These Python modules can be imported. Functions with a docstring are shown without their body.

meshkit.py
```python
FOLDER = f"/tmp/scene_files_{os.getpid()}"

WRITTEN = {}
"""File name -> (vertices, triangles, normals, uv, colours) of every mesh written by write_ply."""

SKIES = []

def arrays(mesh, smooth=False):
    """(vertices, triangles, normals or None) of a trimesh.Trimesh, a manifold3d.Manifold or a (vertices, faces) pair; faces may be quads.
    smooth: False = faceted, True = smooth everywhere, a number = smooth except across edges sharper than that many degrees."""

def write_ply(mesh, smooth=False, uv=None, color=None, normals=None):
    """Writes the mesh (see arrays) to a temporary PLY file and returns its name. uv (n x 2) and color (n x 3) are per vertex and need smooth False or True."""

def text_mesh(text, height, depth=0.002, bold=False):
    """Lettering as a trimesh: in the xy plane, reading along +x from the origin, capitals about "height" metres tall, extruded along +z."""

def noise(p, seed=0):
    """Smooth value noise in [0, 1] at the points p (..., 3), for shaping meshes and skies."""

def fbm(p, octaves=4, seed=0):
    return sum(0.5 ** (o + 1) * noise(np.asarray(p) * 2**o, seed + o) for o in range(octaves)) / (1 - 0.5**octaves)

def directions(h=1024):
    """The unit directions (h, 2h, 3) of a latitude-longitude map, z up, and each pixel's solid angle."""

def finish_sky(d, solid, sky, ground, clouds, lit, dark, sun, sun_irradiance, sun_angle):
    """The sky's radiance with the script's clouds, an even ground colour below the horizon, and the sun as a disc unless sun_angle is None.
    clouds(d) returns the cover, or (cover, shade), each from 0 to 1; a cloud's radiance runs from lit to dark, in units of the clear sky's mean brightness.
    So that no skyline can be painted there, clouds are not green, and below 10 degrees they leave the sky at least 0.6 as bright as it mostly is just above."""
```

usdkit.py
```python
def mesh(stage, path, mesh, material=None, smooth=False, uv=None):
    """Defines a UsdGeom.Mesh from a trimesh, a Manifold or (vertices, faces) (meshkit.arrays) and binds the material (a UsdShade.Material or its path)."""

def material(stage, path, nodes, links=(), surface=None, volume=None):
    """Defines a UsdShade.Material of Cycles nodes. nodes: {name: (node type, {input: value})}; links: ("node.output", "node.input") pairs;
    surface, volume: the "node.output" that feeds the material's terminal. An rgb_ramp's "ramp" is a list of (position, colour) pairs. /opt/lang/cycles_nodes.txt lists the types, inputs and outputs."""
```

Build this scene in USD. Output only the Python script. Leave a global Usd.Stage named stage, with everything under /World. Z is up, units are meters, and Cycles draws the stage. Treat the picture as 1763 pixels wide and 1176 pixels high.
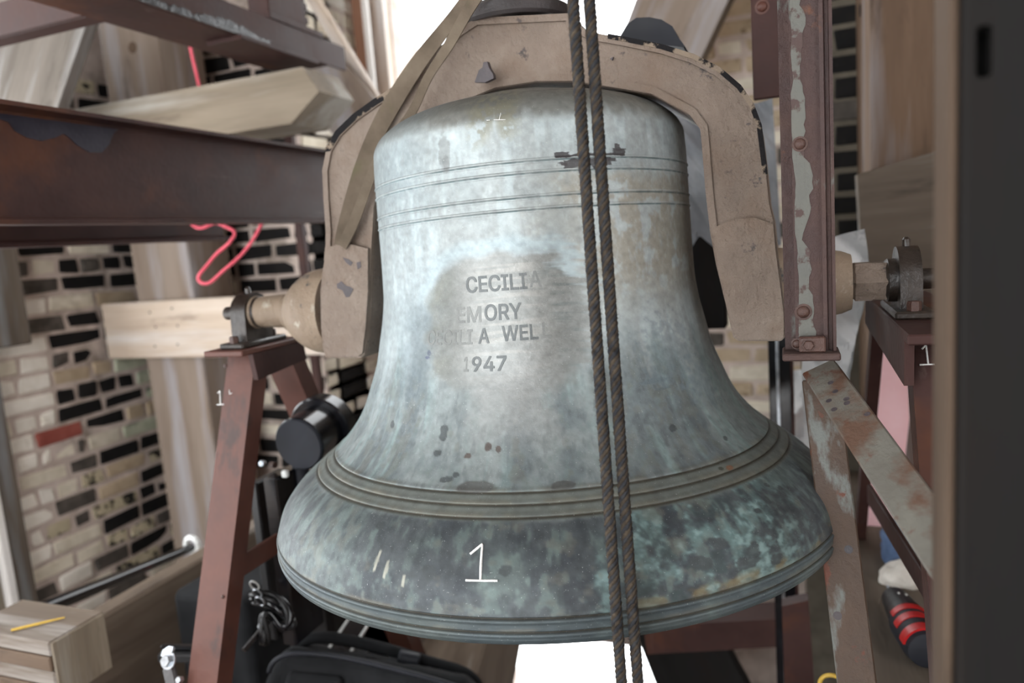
import math, random
import numpy as np
import trimesh, shapely, shapely.geometry as sg, shapely.ops
import manifold3d as m3
import usdkit, meshkit
from pxr import Usd, UsdGeom, UsdLux, UsdShade, Gf, Sdf, Vt

random.seed(7)
RNG = np.random.default_rng(7)
stage = Usd.Stage.CreateInMemory()
UsdGeom.SetStageUpAxis(stage, "Z")
UsdGeom.SetStageMetersPerUnit(stage, 1.0)
UsdGeom.Xform.Define(stage, "/World")
UsdGeom.Scope.Define(stage, "/World/Looks")

# ---------------------------------------------------------------- camera, sky, exposure
FPX = 1250.0
TILT, ROLL, YAW = np.radians(7.9), np.radians(4.35), np.radians(21.0)
CAM = np.array([0.0, 0.0, 1.95])


def camera_axes():
    c, s = np.cos(YAW), np.sin(YAW)
    f0, r = np.array([-s, c, 0]), np.array([c, s, 0])
    f = f0 * np.cos(TILT) + np.array([0, 0, -np.sin(TILT)])
    u = np.cross(r, f)
    a, b = np.cos(ROLL), np.sin(ROLL)
    return a * r - b * u, a * u + b * r, f


CR, CU, CF = camera_axes()
cam = UsdGeom.Camera.Define(stage, "/World/camera")
M = np.eye(4)
M[0, :3], M[1, :3], M[2, :3], M[3, :3] = CR, CU, -CF, CAM
cam.AddTransformOp().Set(Gf.Matrix4d(*M.ravel().tolist()))
cam.CreateHorizontalApertureAttr(36.0)
cam.CreateVerticalApertureAttr(36.0 * 1176 / 1763)
cam.CreateFocalLengthAttr(FPX / 1763 * 36.0)
cam.CreateFStopAttr(2.6)
cam.CreateFocusDistanceAttr(1.0)
cam.CreateClippingRangeAttr(Gf.Vec2f(0.02, 200))
cam.CreateExposureAttr(0.9)

sky = UsdLux.DomeLight.Define(stage, "/World/overcast_sky")
sky.CreateIntensityAttr(1.0)
sky.CreateColorAttr(Gf.Vec3f(0.95, 0.98, 1.0))


# ---------------------------------------------------------------- measuring: image ray -> point of a plane of the tower
def ray(u, v):
    return CF + ((u - 881.5) * CR - (v - 588) * CU) / FPX


def onp(u, v, ax, val):
    d = ray(u, v)
    return CAM + d * ((val - CAM[ax]) / d[ax])


def X(u, v, x): return onp(u, v, 0, x)
def Y(u, v, y): return onp(u, v, 1, y)
def Z(u, v, z): return onp(u, v, 2, z)
def P(u, v, depth): return CAM + ray(u, v) * depth


# ---------------------------------------------------------------- prims
USED = {}


def numbered(parent, name):
    k = (parent, name)
    n = USED.get(k, 0)
    USED[k] = n + 1
    return f"{parent}/{name}" if n == 0 else f"{parent}/{name}_{n:03d}"


BASE = {}


def data(prim, label=None, cat=None, group=None, kind=None):
    for k, v in (("label", label), ("category", cat), ("group", group), ("kind", kind)):
        if v:
            prim.SetCustomDataByKey(k, v)
    return prim


def thing(name, label=None, cat=None, base=(0, 0, 0), group=None, kind=None):
    path = numbered("/World", name)
    x = UsdGeom.Xform.Define(stage, path)
    x.AddTranslateOp().Set(Gf.Vec3d(*map(float, base)))
    BASE[path] = np.array(base, float)
    data(x.GetPrim(), label, cat, group, kind)
    return path


def tri(mesh):
    if hasattr(mesh, "to_mesh"):
        k = mesh.to_mesh()
        return trimesh.Trimesh(np.array(k.vert_properties[:, :3]), np.array(k.tri_verts), process=False)
    if isinstance(mesh, (tuple, list)):
        v, f, _ = meshkit.arrays(mesh)
        return trimesh.Trimesh(v, f, process=False)
    return mesh


def part(parent, name, mesh, mat, smooth=30, label=None, kind=None, frame=None, col=None):
    """One mesh; vertices in tower coordinates. frame: 4x4 whose local space the vertices are stored in (grain follows it)."""
    m = tri(mesh).copy()
    b = BASE.get(parent, np.zeros(3))
    path = numbered(parent, name)
    if frame is not None:
        inv = np.linalg.inv(frame)
        m.apply_transform(inv)
        t = np.array(frame)
        t[:3, 3] -= b
    else:
        m.apply_translation(-b)
    g = usdkit.mesh(stage, path, m, f"/World/Looks/{mat}", smooth=smooth)
    if frame is not None:
        g.AddTransformOp().Set(Gf.Matrix4d(*t.T.ravel().tolist()))
    BASE[path] = b if frame is None else None
    data(g.GetPrim(), label, None, None, kind)
    return path


def sub(parent, name, mesh, mat, smooth=30, label=None, kind=None):
    return part(parent, name, mesh, mat, smooth, label, kind)


def single(name, mesh, mat, label, cat, base=None, smooth=30, group=None, kind=None):
    m = tri(mesh)
    if base is None:
        lo, hi = m.bounds
        base = [(lo[0] + hi[0]) / 2, (lo[1] + hi[1]) / 2, lo[2]]
    m = m.copy()
    m.apply_translation(-np.array(base))
    path = numbered("/World", name)
    g = usdkit.mesh(stage, path, m, f"/World/Looks/{mat}", smooth=smooth)
    g.AddTranslateOp().Set(Gf.Vec3d(*map(float, base)))
    data(g.GetPrim(), label, cat, group, kind)
    BASE[path] = np.array(base, float)
    return path


# ---------------------------------------------------------------- shapes
def cat(*ms):
    flat = []
    for m in ms:
        flat += [tri(x) for x in m] if isinstance(m, list) else [tri(m)]
    return trimesh.util.concatenate(flat)


def box(lo, hi, r=0.003):
    """A chamfered box between two corners."""
    lo, hi = np.minimum(lo, hi).astype(float), np.maximum(lo, hi).astype(float)
    c, h = (lo + hi) / 2, (hi - lo) / 2
    r = min(r, h.min() * 0.8)
    pts = []
    for s in np.ndindex(2, 2, 2):
        s = np.array(s) * 2 - 1
        for k in range(3):
            q = h - r
            q[k] = h[k]
            pts.append(c + s * q)
    return hull(pts)


def hull(pts):
    return tri(m3.Manifold.hull_points(np.asarray(pts, np.float64)))


def frame_of(p0, p1, up=(0, 0, 1)):
    """4x4 frame at p0, z towards p1, y as near up as can be."""
    p0, p1 = np.asarray(p0, float), np.asarray(p1, float)
    z = p1 - p0
    z /= np.linalg.norm(z)
    up = np.asarray(up, float)
    y = up - z * (up @ z)
    y /= np.linalg.norm(y)
    x = np.cross(y, z)
    f = np.eye(4)
    f[:3, 0], f[:3, 1], f[:3, 2], f[:3, 3] = x, y, z, p0
    return f


def bar(p0, p1, w, h, up=(0, 0, 1), r=0.003):
    """A chamfered bar from p0 to p1 (centre line), w across and h along up."""
    f = frame_of(p0, p1, up)
    L = np.linalg.norm(np.subtract(p1, p0))
    m = box((-w / 2, -h / 2, 0), (w / 2, h / 2, L), r)
    m.apply_transform(f)
    return m


def extrude(poly, p0, p1, up=(0, 0, 1)):
    """A section (a across, b along up) drawn out from p0 to p1."""
    if not hasattr(poly, "exterior"):
        poly = sg.Polygon(poly)
    f = frame_of(p0, p1, up)
    m = trimesh.creation.extrude_polygon(poly, float(np.linalg.norm(np.subtract(p1, p0))), engine="earcut")
    m.apply_transform(f)
    return m


def slab(pts, thick, direction):
    """A flat polygon of 3D points (coplanar) given a thickness along direction."""
    pts = np.asarray(pts, float)
    d = np.asarray(direction, float)
    d = d / np.linalg.norm(d)
    a = pts[1] - pts[0]
    a -= d * (a @ d)
    a /= np.linalg.norm(a)
    b = np.cross(d, a)
    o = pts[0]
    poly = sg.Polygon([((p - o) @ a, (p - o) @ b) for p in pts]).buffer(0)
    m = trimesh.creation.extrude_polygon(poly, thick, engine="earcut")
    f = np.eye(4)
    f[:3, 0], f[:3, 1], f[:3, 2], f[:3, 3] = a, b, d, o
    m.apply_transform(f)
    return m


def lathe(profile, p0, p1, n=48):
    """profile: (distance along p0->p1, radius) pairs."""
    f = frame_of(p0, p1, (0, 0, 1) if abs(np.subtract(p1, p0)[2]) < 0.8 * np.linalg.norm(np.subtract(p1, p0)) else (0, 1, 0))
    m = trimesh.creation.revolve(np.array([(max(r, 1e-5), t) for t, r in profile]), sections=n)
    m.apply_transform(f)
    if m.volume < 0:
        m.invert()
    return m


def tube(points, r, sides=10, closed_ends=True):
    p = np.asarray(points, float)
    rr = np.broadcast_to(np.asarray(r, float), (len(p),))
    t = np.gradient(p, axis=0)
    t /= np.linalg.norm(t, axis=1, keepdims=True) + 1e-12
    ref = np.array([0, 0, 1.0]) if abs(t[0][2]) < 0.9 else np.array([1.0, 0, 0])
    A = []
    a = np.cross(t[0], ref)
    for k in range(len(p)):
        a = a - t[k] * (a @ t[k])
        a /= np.linalg.norm(a) + 1e-12
        A.append(a)
    A = np.array(A)
    B = np.cross(t, A)
    th = np.arange(sides) * 2 * np.pi / sides
    v = p[:, None] + rr[:, None, None] * (np.cos(th)[None, :, None] * A[:, None] + np.sin(th)[None, :, None] * B[:, None])
    i, j = np.meshgrid(np.arange(len(p) - 1), np.arange(sides), indexing="ij")
    q = np.stack([i * sides + j, i * sides + (j + 1) % sides, (i + 1) * sides + (j + 1) % sides, (i + 1) * sides + j], -1).reshape(-1, 4)
    f = np.vstack([q[:, [0, 1, 2]], q[:, [0, 2, 3]]])
    v = v.reshape(-1, 3)
    if closed_ends:
        n = len(v)
        v = np.vstack([v, p[0], p[-1]])
        e = len(p) - 1
        f = np.vstack([f, [[(k + 1) % sides, k, n] for k in range(sides)], [[e * sides + k, e * sides + (k + 1) % sides, n + 1] for k in range(sides)]])
    return trimesh.Trimesh(v, f, process=False)


def spline(points, n=40):
    from scipy.interpolate import CubicSpline
    p = np.asarray(points, float)
    t = np.r_[0, np.cumsum(np.linalg.norm(np.diff(p, axis=0), axis=1))]
    return CubicSpline(t, p)(np.linspace(0, t[-1], n))


def ribbon(center, across, thick, normal):
    """A strip through the points center, with half-width vectors across and thickness along normal."""
    c, a, nn = np.asarray(center), np.asarray(across), np.asarray(normal)
    rows = np.stack([c - a - nn * thick / 2, c + a - nn * thick / 2, c + a + nn * thick / 2, c - a + nn * thick / 2], 1)
    n = len(c)
    v = rows.reshape(-1, 3)
    f = []
    for i in range(n - 1):
        for k in range(4):
            x, y = i * 4 + k, i * 4 + (k + 1) % 4
            f += [[x, y, y + 4], [x, y + 4, x + 4]]
    f += [[0, 2, 1], [0, 3, 2], [4 * n - 4, 4 * n - 3, 4 * n - 2], [4 * n - 4, 4 * n - 2, 4 * n - 1]]
    m = trimesh.Trimesh(v, f, process=False)
    m.fix_normals()
    return m


def bolt(p, d, r, h, sides=6):
    p, d = np.asarray(p, float), np.asarray(d, float)
    d = d / np.linalg.norm(d)
    m = lathe([(0, 0), (0, r), (h * 0.8, r), (h, r * 0.85), (h, 0)], p, p + d, sides)
    return m


def rivet(p, d, r):
    p, d = np.asarray(p, float), np.asarray(d, float)
    d = d / np.linalg.norm(d)
    return lathe([(0, 0), (0, r * 1.35), (r * .12, r * 1.35), (r * .14, r)] + [(r * (.14 + .7 * math.sin(a)), r * math.cos(a)) for a in np.linspace(0, 1.5, 6)] + [(r * .84, 0)], p, p + d, 20)


# ---------------------------------------------------------------- materials
def lin(*c):
    c = np.array(c, float) / 255
    return tuple(np.where(c <= 0.04045, c / 12.92, ((c + 0.055) / 1.055) ** 2.4))


def surf(name, ramp, scale=6.0, stretch=(1, 1, 1), detail=6, rough=(0.6, 0.8), bump=0.2, bump_scale=None, metallic=0.0, spec=0.4,
         blot=None, blot2=None, distortion=0.0, nrough=0.6, bump_dist=0.004, random_amount=0.0, bump_stretch=None):
    """A worn surface: noise through a colour ramp (stretch follows the grain), optional blotches (colour, scale, low, high[, stretch]), bump."""
    nodes = {
        "t": ("texture_coordinate", {}),
        "m": ("mapping", {"scale": stretch}),
        "n": ("noise_texture", {"scale": scale, "detail": detail, "roughness": nrough, "distortion": distortion}),
        "r": ("rgb_ramp", {"ramp": ramp}),
        "b": ("noise_texture", {"scale": bump_scale or scale * 6, "detail": 5, "roughness": 0.65}),
        "u": ("bump", {"strength": bump, "distance": bump_dist}),
        "q": ("map_range", {"from_min": 0.3, "from_max": 0.7, "to_min": rough[0], "to_max": rough[1]}),
        "p": ("principled_bsdf", {"metallic": metallic, "specular_ior_level": spec}),
    }
    links = [("t.object", "m.vector"), ("m.vector", "n.vector"), ("n.fac", "r.fac"), ("b.fac", "u.height"), ("n.fac", "q.value"), ("q.result", "p.roughness"), ("u.normal", "p.normal")]
    if bump_stretch is not None:
        nodes["mb"] = ("mapping", {"scale": bump_stretch})
        links += [("t.object", "mb.vector"), ("mb.vector", "b.vector")]
    else:
        links += [("m.vector", "b.vector")]
    out = "r.color"
    for i, bl in enumerate(x for x in (blot, blot2) if x):
        c, s, lo, hi = bl[:4]
        st = bl[4] if len(bl) > 4 else (1, 1, 1)
        nodes[f"bm{i}"] = ("mapping", {"scale": st, "location": (3.1 * i + 1.7, 5.3, 2.9)})
        nodes[f"bn{i}"] = ("noise_texture", {"scale": s, "detail": 5, "roughness": 0.62})
        nodes[f"br{i}"] = ("map_range", {"from_min": lo, "from_max": hi, "clamp": True})
        nodes[f"bx{i}"] = ("mix", {"color2": c})
        links += [("t.object", f"bm{i}.vector"), (f"bm{i}.vector", f"bn{i}.vector"), (f"bn{i}.fac", f"br{i}.value"), (f"br{i}.result", f"bx{i}.fac"), (out, f"bx{i}.color1")]
        out = f"bx{i}.color"
    if random_amount:
        nodes["oi"] = ("object_info", {})
        nodes["rm"] = ("map_range", {"to_min": 1 - random_amount, "to_max": 1 + random_amount})
        nodes["hv"] = ("hsv", {})
        links += [("oi.random", "rm.value"), ("rm.result", "hv.value"), (out, "hv.color")]
        out = "hv.color"
    links.append((out, "p.base_color"))
    return usdkit.material(stage, f"/World/Looks/{name}", nodes, links, surface="p.BSDF")


def plain(name, c, rough=0.5, metallic=0.0, spec=0.5, bump=0.05, scale=60):
    c = np.array(c)
    return surf(name, [(0.3, tuple(c * 0.85)), (0.7, tuple(np.minimum(c * 1.12, 1)))], scale=scale, rough=(rough * 0.9, min(rough * 1.1, 1)), metallic=metallic, spec=spec, bump=bump)


# cast iron under tan paint
surf("tan_paint", [(0.3, lin(103, 90, 80)), (0.5, lin(120, 106, 95)), (0.72, lin(137, 125, 114))], scale=7, bump=1.0, bump_scale=75, bump_dist=0.006, rough=(0.5, 0.75), spec=0.35,
     blot=(lin(70, 64, 62), 30, 0.64, 0.70), blot2=(lin(108, 90, 76), 9, 0.5, 0.75))
surf("tan_paint_chipped", [(0.3, lin(118, 102, 86)), (0.5, lin(136, 119, 102)), (0.72, lin(156, 142, 122))], scale=7, bump=0.9, bump_scale=70, bump_dist=0.005, rough=(0.5, 0.75), spec=0.35,
     blot=(lin(66, 66, 68), 14, 0.60, 0.66), blot2=(lin(160, 152, 138), 22, 0.6, 0.7))
surf("edge_chipped", [(0.3, lin(18, 17, 19)), (0.7, lin(30, 28, 29))], scale=20, bump=0.6, rough=(0.7, 0.85), spec=0.15, blot=(lin(126, 112, 98), 30, 0.5, 0.56))
surf("dark_chip", [(0.3, lin(52, 48, 52)), (0.7, lin(80, 72, 74))], scale=30, bump=0.3, rough=(0.4, 0.6))
surf("dark_iron", [(0.3, lin(36, 33, 34)), (0.6, lin(58, 52, 52)), (0.8, lin(92, 80, 72))], scale=14, bump=0.4, bump_scale=80, rough=(0.35, 0.6), spec=0.5)
surf("oily_iron", [(0.3, lin(29, 24, 21)), (0.6, lin(48, 39, 33)), (0.8, lin(66, 52, 40))], scale=20, bump=0.3, rough=(0.22, 0.4), spec=0.6)
# brown painted steel
surf("brown_steel", [(0.3, lin(76, 46, 38)), (0.5, lin(88, 54, 45)), (0.7, lin(99, 62, 52))], scale=8, bump=0.15, bump_scale=90, rough=(0.42, 0.6), spec=0.35,
     blot=(lin(62, 44, 40), 14, 0.60, 0.70, (1, 1, .35)))
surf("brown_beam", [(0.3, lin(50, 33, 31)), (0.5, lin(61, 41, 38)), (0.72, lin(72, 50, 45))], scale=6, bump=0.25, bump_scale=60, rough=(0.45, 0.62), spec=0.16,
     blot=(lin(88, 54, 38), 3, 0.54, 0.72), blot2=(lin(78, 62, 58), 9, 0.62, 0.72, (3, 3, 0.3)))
surf("tar", [(0.3, lin(10, 10, 13)), (0.7, lin(24, 24, 30))], scale=20, bump=0.9, bump_scale=50, rough=(0.18, 0.34), spec=0.45)
surf("blue_black_paint", [(0.3, lin(30, 28, 40)), (0.7, lin(44, 40, 52))], scale=20, bump=0.2, rough=(0.35, 0.5))
surf("rust_post", [(0.25, lin(48, 34, 33)), (0.5, lin(63, 46, 43)), (0.75, lin(78, 60, 54))], scale=11, bump=0.8, bump_scale=70, rough=(0.55, 0.8), spec=0.35,
     blot=(lin(92, 58, 40), 13, 0.62, 0.70), blot2=(lin(84, 84, 80), 16, 0.60, 0.64, (1, 1, .4)))
surf("flaking_grey", [(0.25, lin(88, 83, 76)), (0.5, lin(104, 101, 94)), (0.75, lin(118, 116, 107))], scale=10, bump=0.5, bump_scale=60, rough=(0.5, 0.7), spec=0.35,
     blot=(lin(92, 70, 58), 9, 0.52, 0.62), blot2=(lin(92, 56, 42), 20, 0.58, 0.66))
surf("flaking_brown", [(0.25, lin(64, 50, 41)), (0.5, lin(77, 61, 50)), (0.75, lin(90, 72, 60))], scale=10, bump=0.6, bump_scale=60, rough=(0.5, 0.7), spec=0.35,
     blot=(lin(106, 108, 104), 13, 0.52, 0.60, (1.6, 1.6, .6)), blot2=(lin(98, 58, 44), 24, 0.62, 0.68))
surf("grey_paint_strip", [(0.3, lin(80, 80, 76)), (0.7, lin(98, 97, 90))], scale=12, bump=0.4, rough=(0.5, 0.7), blot=(lin(66, 48, 44), 26, 0.52, 0.57))
surf("rivet_rust", [(0.3, lin(58, 39, 34)), (0.7, lin(82, 58, 50))], scale=30, bump=0.5, rough=(0.35, 0.5))
surf("bright_steel", [(0.3, lin(170, 176, 182)), (0.7, lin(205, 210, 216))], scale=30, bump=0.05, rough=(0.22, 0.35), metallic=0.9)
surf("black_gloss", [(0.3, lin(10, 10, 13)), (0.7, lin(20, 20, 25))], scale=8, bump=0.05, rough=(0.12, 0.22), spec=0.6)
surf("black_rubber", [(0.3, lin(24, 26, 32)), (0.7, lin(36, 38, 46))], scale=12, bump=0.15, rough=(0.5, 0.7), spec=0.35)
surf("black_fabric", [(0.3, lin(22, 23, 25)), (0.7, lin(40, 41, 43))], scale=14, bump=0.5, bump_scale=260, bump_dist=0.0015, rough=(0.8, 0.95), spec=0.2)
plain("black_plastic", lin(18, 18, 20), 0.45)
plain("red_plastic", lin(176, 24, 26), 0.4)
plain("white_plastic", lin(216, 218, 216), 0.4)
plain("yellow_metal", lin(196, 160, 60), 0.5)
plain("chalk", lin(238, 238, 236), 0.95, spec=0.1, bump=0.5, scale=200)
surf("pink_cord", [(0.3, lin(232, 84, 104)), (0.7, lin(250, 116, 132))], scale=80, bump=0.4, rough=(0.5, 0.6))
surf("pink_board", [(0.3, lin(236, 186, 190)), (0.7, lin(246, 208, 214))], scale=8, bump=0.1, rough=(0.6, 0.8))  # pale pink imitates daylight on the brown leg
surf("webbing", [(0.3, lin(76, 67, 56)), (0.5, lin(97, 86, 74)), (0.75, lin(117, 106, 92))], scale=9, bump=0.5, bump_scale=300, bump_dist=0.0015, rough=(0.85, 0.95), spec=0.15,
     blot=(lin(92, 88, 66), 7, 0.55, 0.7))
surf("rope_dark", [(0.3, lin(40, 41, 45)), (0.5, lin(56, 57, 60)), (0.75, lin(74, 70, 66))], scale=90, bump=0.9, bump_scale=420, bump_dist=0.002, rough=(0.9, 1.0), spec=0.1)
surf("rope_brown", [(0.3, lin(50, 45, 40)), (0.5, lin(70, 62, 54)), (0.75, lin(92, 82, 70))], scale=90, bump=0.9, bump_scale=420, bump_dist=0.002, rough=(0.9, 1.0), spec=0.1)
surf("tarp", [(0.3, lin(176, 178, 180)), (0.6, lin(206, 206, 206)), (0.8, lin(224, 222, 220))], scale=5, bump=0.3, bump_scale=20, bump_dist=0.01, rough=(0.6, 0.8), blot=(lin(96, 100, 106), 8, 0.6, 0.7))
surf("grey_tarp", [(0.3, lin(104, 108, 114)), (0.6, lin(136, 138, 142)), (0.8, lin(158, 158, 160))], scale=5, bump=0.3, bump_scale=20, bump_dist=0.01, rough=(0.6, 0.8))
surf("blue_cloth", [(0.3, lin(60, 80, 112)), (0.7, lin(96, 116, 148))], scale=20, bump=0.4, rough=(0.8, 0.9))
surf("white_cloth", [(0.3, lin(206, 200, 190)), (0.7, lin(228, 224, 216))], scale=20, bump=0.4, rough=(0.8, 0.9))


# weathered timber; the grain runs along the local z axis of each piece
def wood(name, a, b, c, white=None, dark=None, sc=7.0, wlo=0.55, whi=0.68):
    surf(name, [(0.25, a), (0.5, b), (0.75, c)], scale=sc, stretch=(1.6, 1.6, 0.16), detail=8, rough=(0.7, 0.9), spec=0.25, bump=0.5, bump_scale=30, bump_dist=0.004,
         blot=(white, 5, wlo, whi, (1.4, 1.4, 0.12)) if white is not None else None, blot2=(dark, 6, 0.62, 0.74, (1.2, 1.2, 0.3)) if dark is not None else None, distortion=0.4)


wood("wood_painted", lin(112, 95, 83), lin(131, 117, 105), lin(148, 135, 124), lin(160, 158, 162), lin(83, 70, 63), wlo=0.48, whi=0.66)
wood("wood_pale", lin(162, 143, 126), lin(188, 171, 154), lin(205, 192, 179), lin(212, 209, 207), lin(124, 109, 98), wlo=0.5, whi=0.7)
wood("wood_tan", lin(103, 91, 79), lin(129, 117, 101), lin(148, 136, 120), lin(162, 157, 148), lin(89, 77, 65), wlo=0.52, whi=0.66)
wood("wood_weathered", lin(78, 66, 56), lin(100, 87, 75), lin(122, 109, 96), lin(154, 148, 142), lin(64, 55, 48))
wood("wood_grey", lin(74, 66, 58), lin(98, 88, 78), lin(120, 110, 100), lin(126, 128, 130), lin(52, 46, 42))
wood("wood_silver", lin(80, 72, 64), lin(102, 94, 86), lin(124, 116, 108), lin(142, 140, 138), lin(60, 54, 48), wlo=0.52, whi=0.62)
wood("wood_orange", lin(86, 68, 54), lin(106, 86, 70), lin(122, 103, 88), lin(128, 124, 126), lin(66, 53, 45), wlo=0.5, whi=0.7)
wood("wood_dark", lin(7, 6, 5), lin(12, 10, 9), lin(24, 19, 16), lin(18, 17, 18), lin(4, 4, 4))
wood("wood_lit_side", lin(52, 41, 32), lin(68, 54, 43), lin(82, 68, 56), lin(92, 86, 80), lin(40, 32, 26))
wood("wood_brown", lin(78, 63, 51), lin(96, 79, 65), lin(112, 95, 80), None, lin(58, 48, 40))
wood("white_paint", lin(206, 200, 194), lin(220, 216, 212), lin(232, 230, 228))
wood("brown_trim", lin(128, 92, 74), lin(146, 108, 88), lin(160, 124, 104))


# bricks
def brickmat(name, ramp, blot=None, blot2=None):
    surf(name, ramp, scale=14, bump=0.5, bump_scale=60, bump_dist=0.004, rough=(0.8, 0.95), spec=0.2, blot=blot, blot2=blot2, random_amount=0.1)


brickmat("brick_cream", [(0.3, lin(200, 190, 170)), (0.7, lin(228, 220, 204))], (lin(168, 156, 136), 10, 0.6, 0.75))
brickmat("brick_pale", [(0.3, lin(222, 215, 202)), (0.7, lin(240, 235, 226))], (lin(188, 178, 160), 12, 0.62, 0.75))
brickmat("brick_tan", [(0.3, lin(166, 148, 124)), (0.7, lin(192, 174, 150))], (lin(120, 104, 84), 12, 0.62, 0.72))
brickmat("brick_green", [(0.3, lin(164, 168, 146)), (0.7, lin(196, 198, 176))], (lin(66, 76, 66), 14, 0.55, 0.64))
brickmat("brick_mottled", [(0.3, lin(178, 166, 140)), (0.7, lin(202, 190, 164))], (lin(36, 35, 32), 16, 0.5, 0.56))
brickmat("brick_soot", [(0.3, lin(62, 58, 54)), (0.7, lin(100, 94, 88))], (lin(150, 142, 128), 12, 0.66, 0.74))
brickmat("brick_black", [(0.3, lin(16, 16, 17)), (0.7, lin(34, 32, 31))], (lin(58, 54, 50), 16, 0.64, 0.76))
brickmat("brick_red", [(0.3, lin(126, 62, 54)), (0.7, lin(156, 90, 80))])
surf("mortar", [(0.3, lin(176, 161, 151)), (0.7, lin(208, 193, 184))], scale=12, bump=0.7, bump_scale=80, rough=(0.9, 1.0), spec=0.1, blot=(lin(120, 110, 100), 5, 0.55, 0.75))
surf("mortar_dark", [(0.3, lin(84, 79, 70)), (0.7, lin(112, 105, 94))], scale=12, bump=0.7, bump_scale=80, rough=(0.9, 1.0), spec=0.1)
surf("plaster", [(0.3, lin(150, 140, 128)), (0.7, lin(180, 170, 158))], scale=3, bump=0.3, rough=(0.9, 1.0), spec=0.1)
surf("floor_boards", [(0.3, lin(40, 36, 32)), (0.7, lin(64, 58, 52))], scale=5, stretch=(1, .2, 1), bump=0.4, rough=(0.8, 0.95), spec=0.2)
#BODY

# ================================================================ THE TOWER
COURSE0, COURSE = 1.909, 0.0742


def one_brick(c, half, axis, normal_axis, sgn):
    """An irregular brick: centre c, half lengths along axis / up / out of the wall."""
    h = np.zeros(3)
    h[axis], h[2], h[normal_axis] = half[0], half[1], half[2]
    r = 0.007
    pts = []
    for s in np.ndindex(2, 2, 2):
        s = np.array(s) * 2 - 1
        j = RNG.normal(0, 0.0032, 3)
        for k in range(3):
            q = h - r * RNG.uniform(0.8, 1.8)
            q[k] = h[k]
            pts.append(c + s * q + j * 0.7)
    return hull(pts)


def lay_bricks(wall, axis, plane_axis, plane, sgn, lo, hi, z0, z1, chooser, traced=None, skip=None):
    k0, k1 = math.ceil((z0 - COURSE0 + COURSE / 2) / COURSE), math.floor((z1 - COURSE0 - COURSE / 2) / COURSE)
    for k in range(k1, k0 - 1, -1):
        z = COURSE0 + COURSE * k
        rows = sorted((traced or {}).get(k, []))
        spans, at = [], lo
        for a, b, t in rows:
            if a - at > 0.03:
                spans.append((at, a - 0.010, None))
            spans.append((a, b, t))
            at = b + 0.010
        if hi - at > 0.03:
            spans.append((at, hi, None))
        cut = []
        for a, b, t in spans:
            if t:
                cut.append((a, b, t))
                continue
            x = a + (0 if rows or k % 2 else -0.108)
            while x < b - 0.02:
                L = 0.206 if RNG.random() > 0.25 else 0.098
                e = min(x + L, b)
                if b - e < 0.05:
                    e = b
                if e - max(x, a) > 0.025:
                    cut.append((max(x, a), e, None))
                x = e + 0.010
        for a, b, t in cut:
            if skip and skip((a + b) / 2, z):
                continue
            c = np.zeros(3)
            c[axis], c[2], c[plane_axis] = (a + b) / 2, z + RNG.normal(0, 0.001), plane - sgn * (0.022 - RNG.uniform(0.002, 0.007))
            m = one_brick(c, ((b - a) / 2, 0.0318 + RNG.normal(0, 0.0008), 0.022), axis, plane_axis, sgn)
            part(wall, "brick", m, "brick_" + (t or chooser((a + b) / 2, z)), smooth=False)


def pick(**w):
    return RNG.choice(list(w), p=np.array(list(w.values())) / sum(w.values()))


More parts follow.
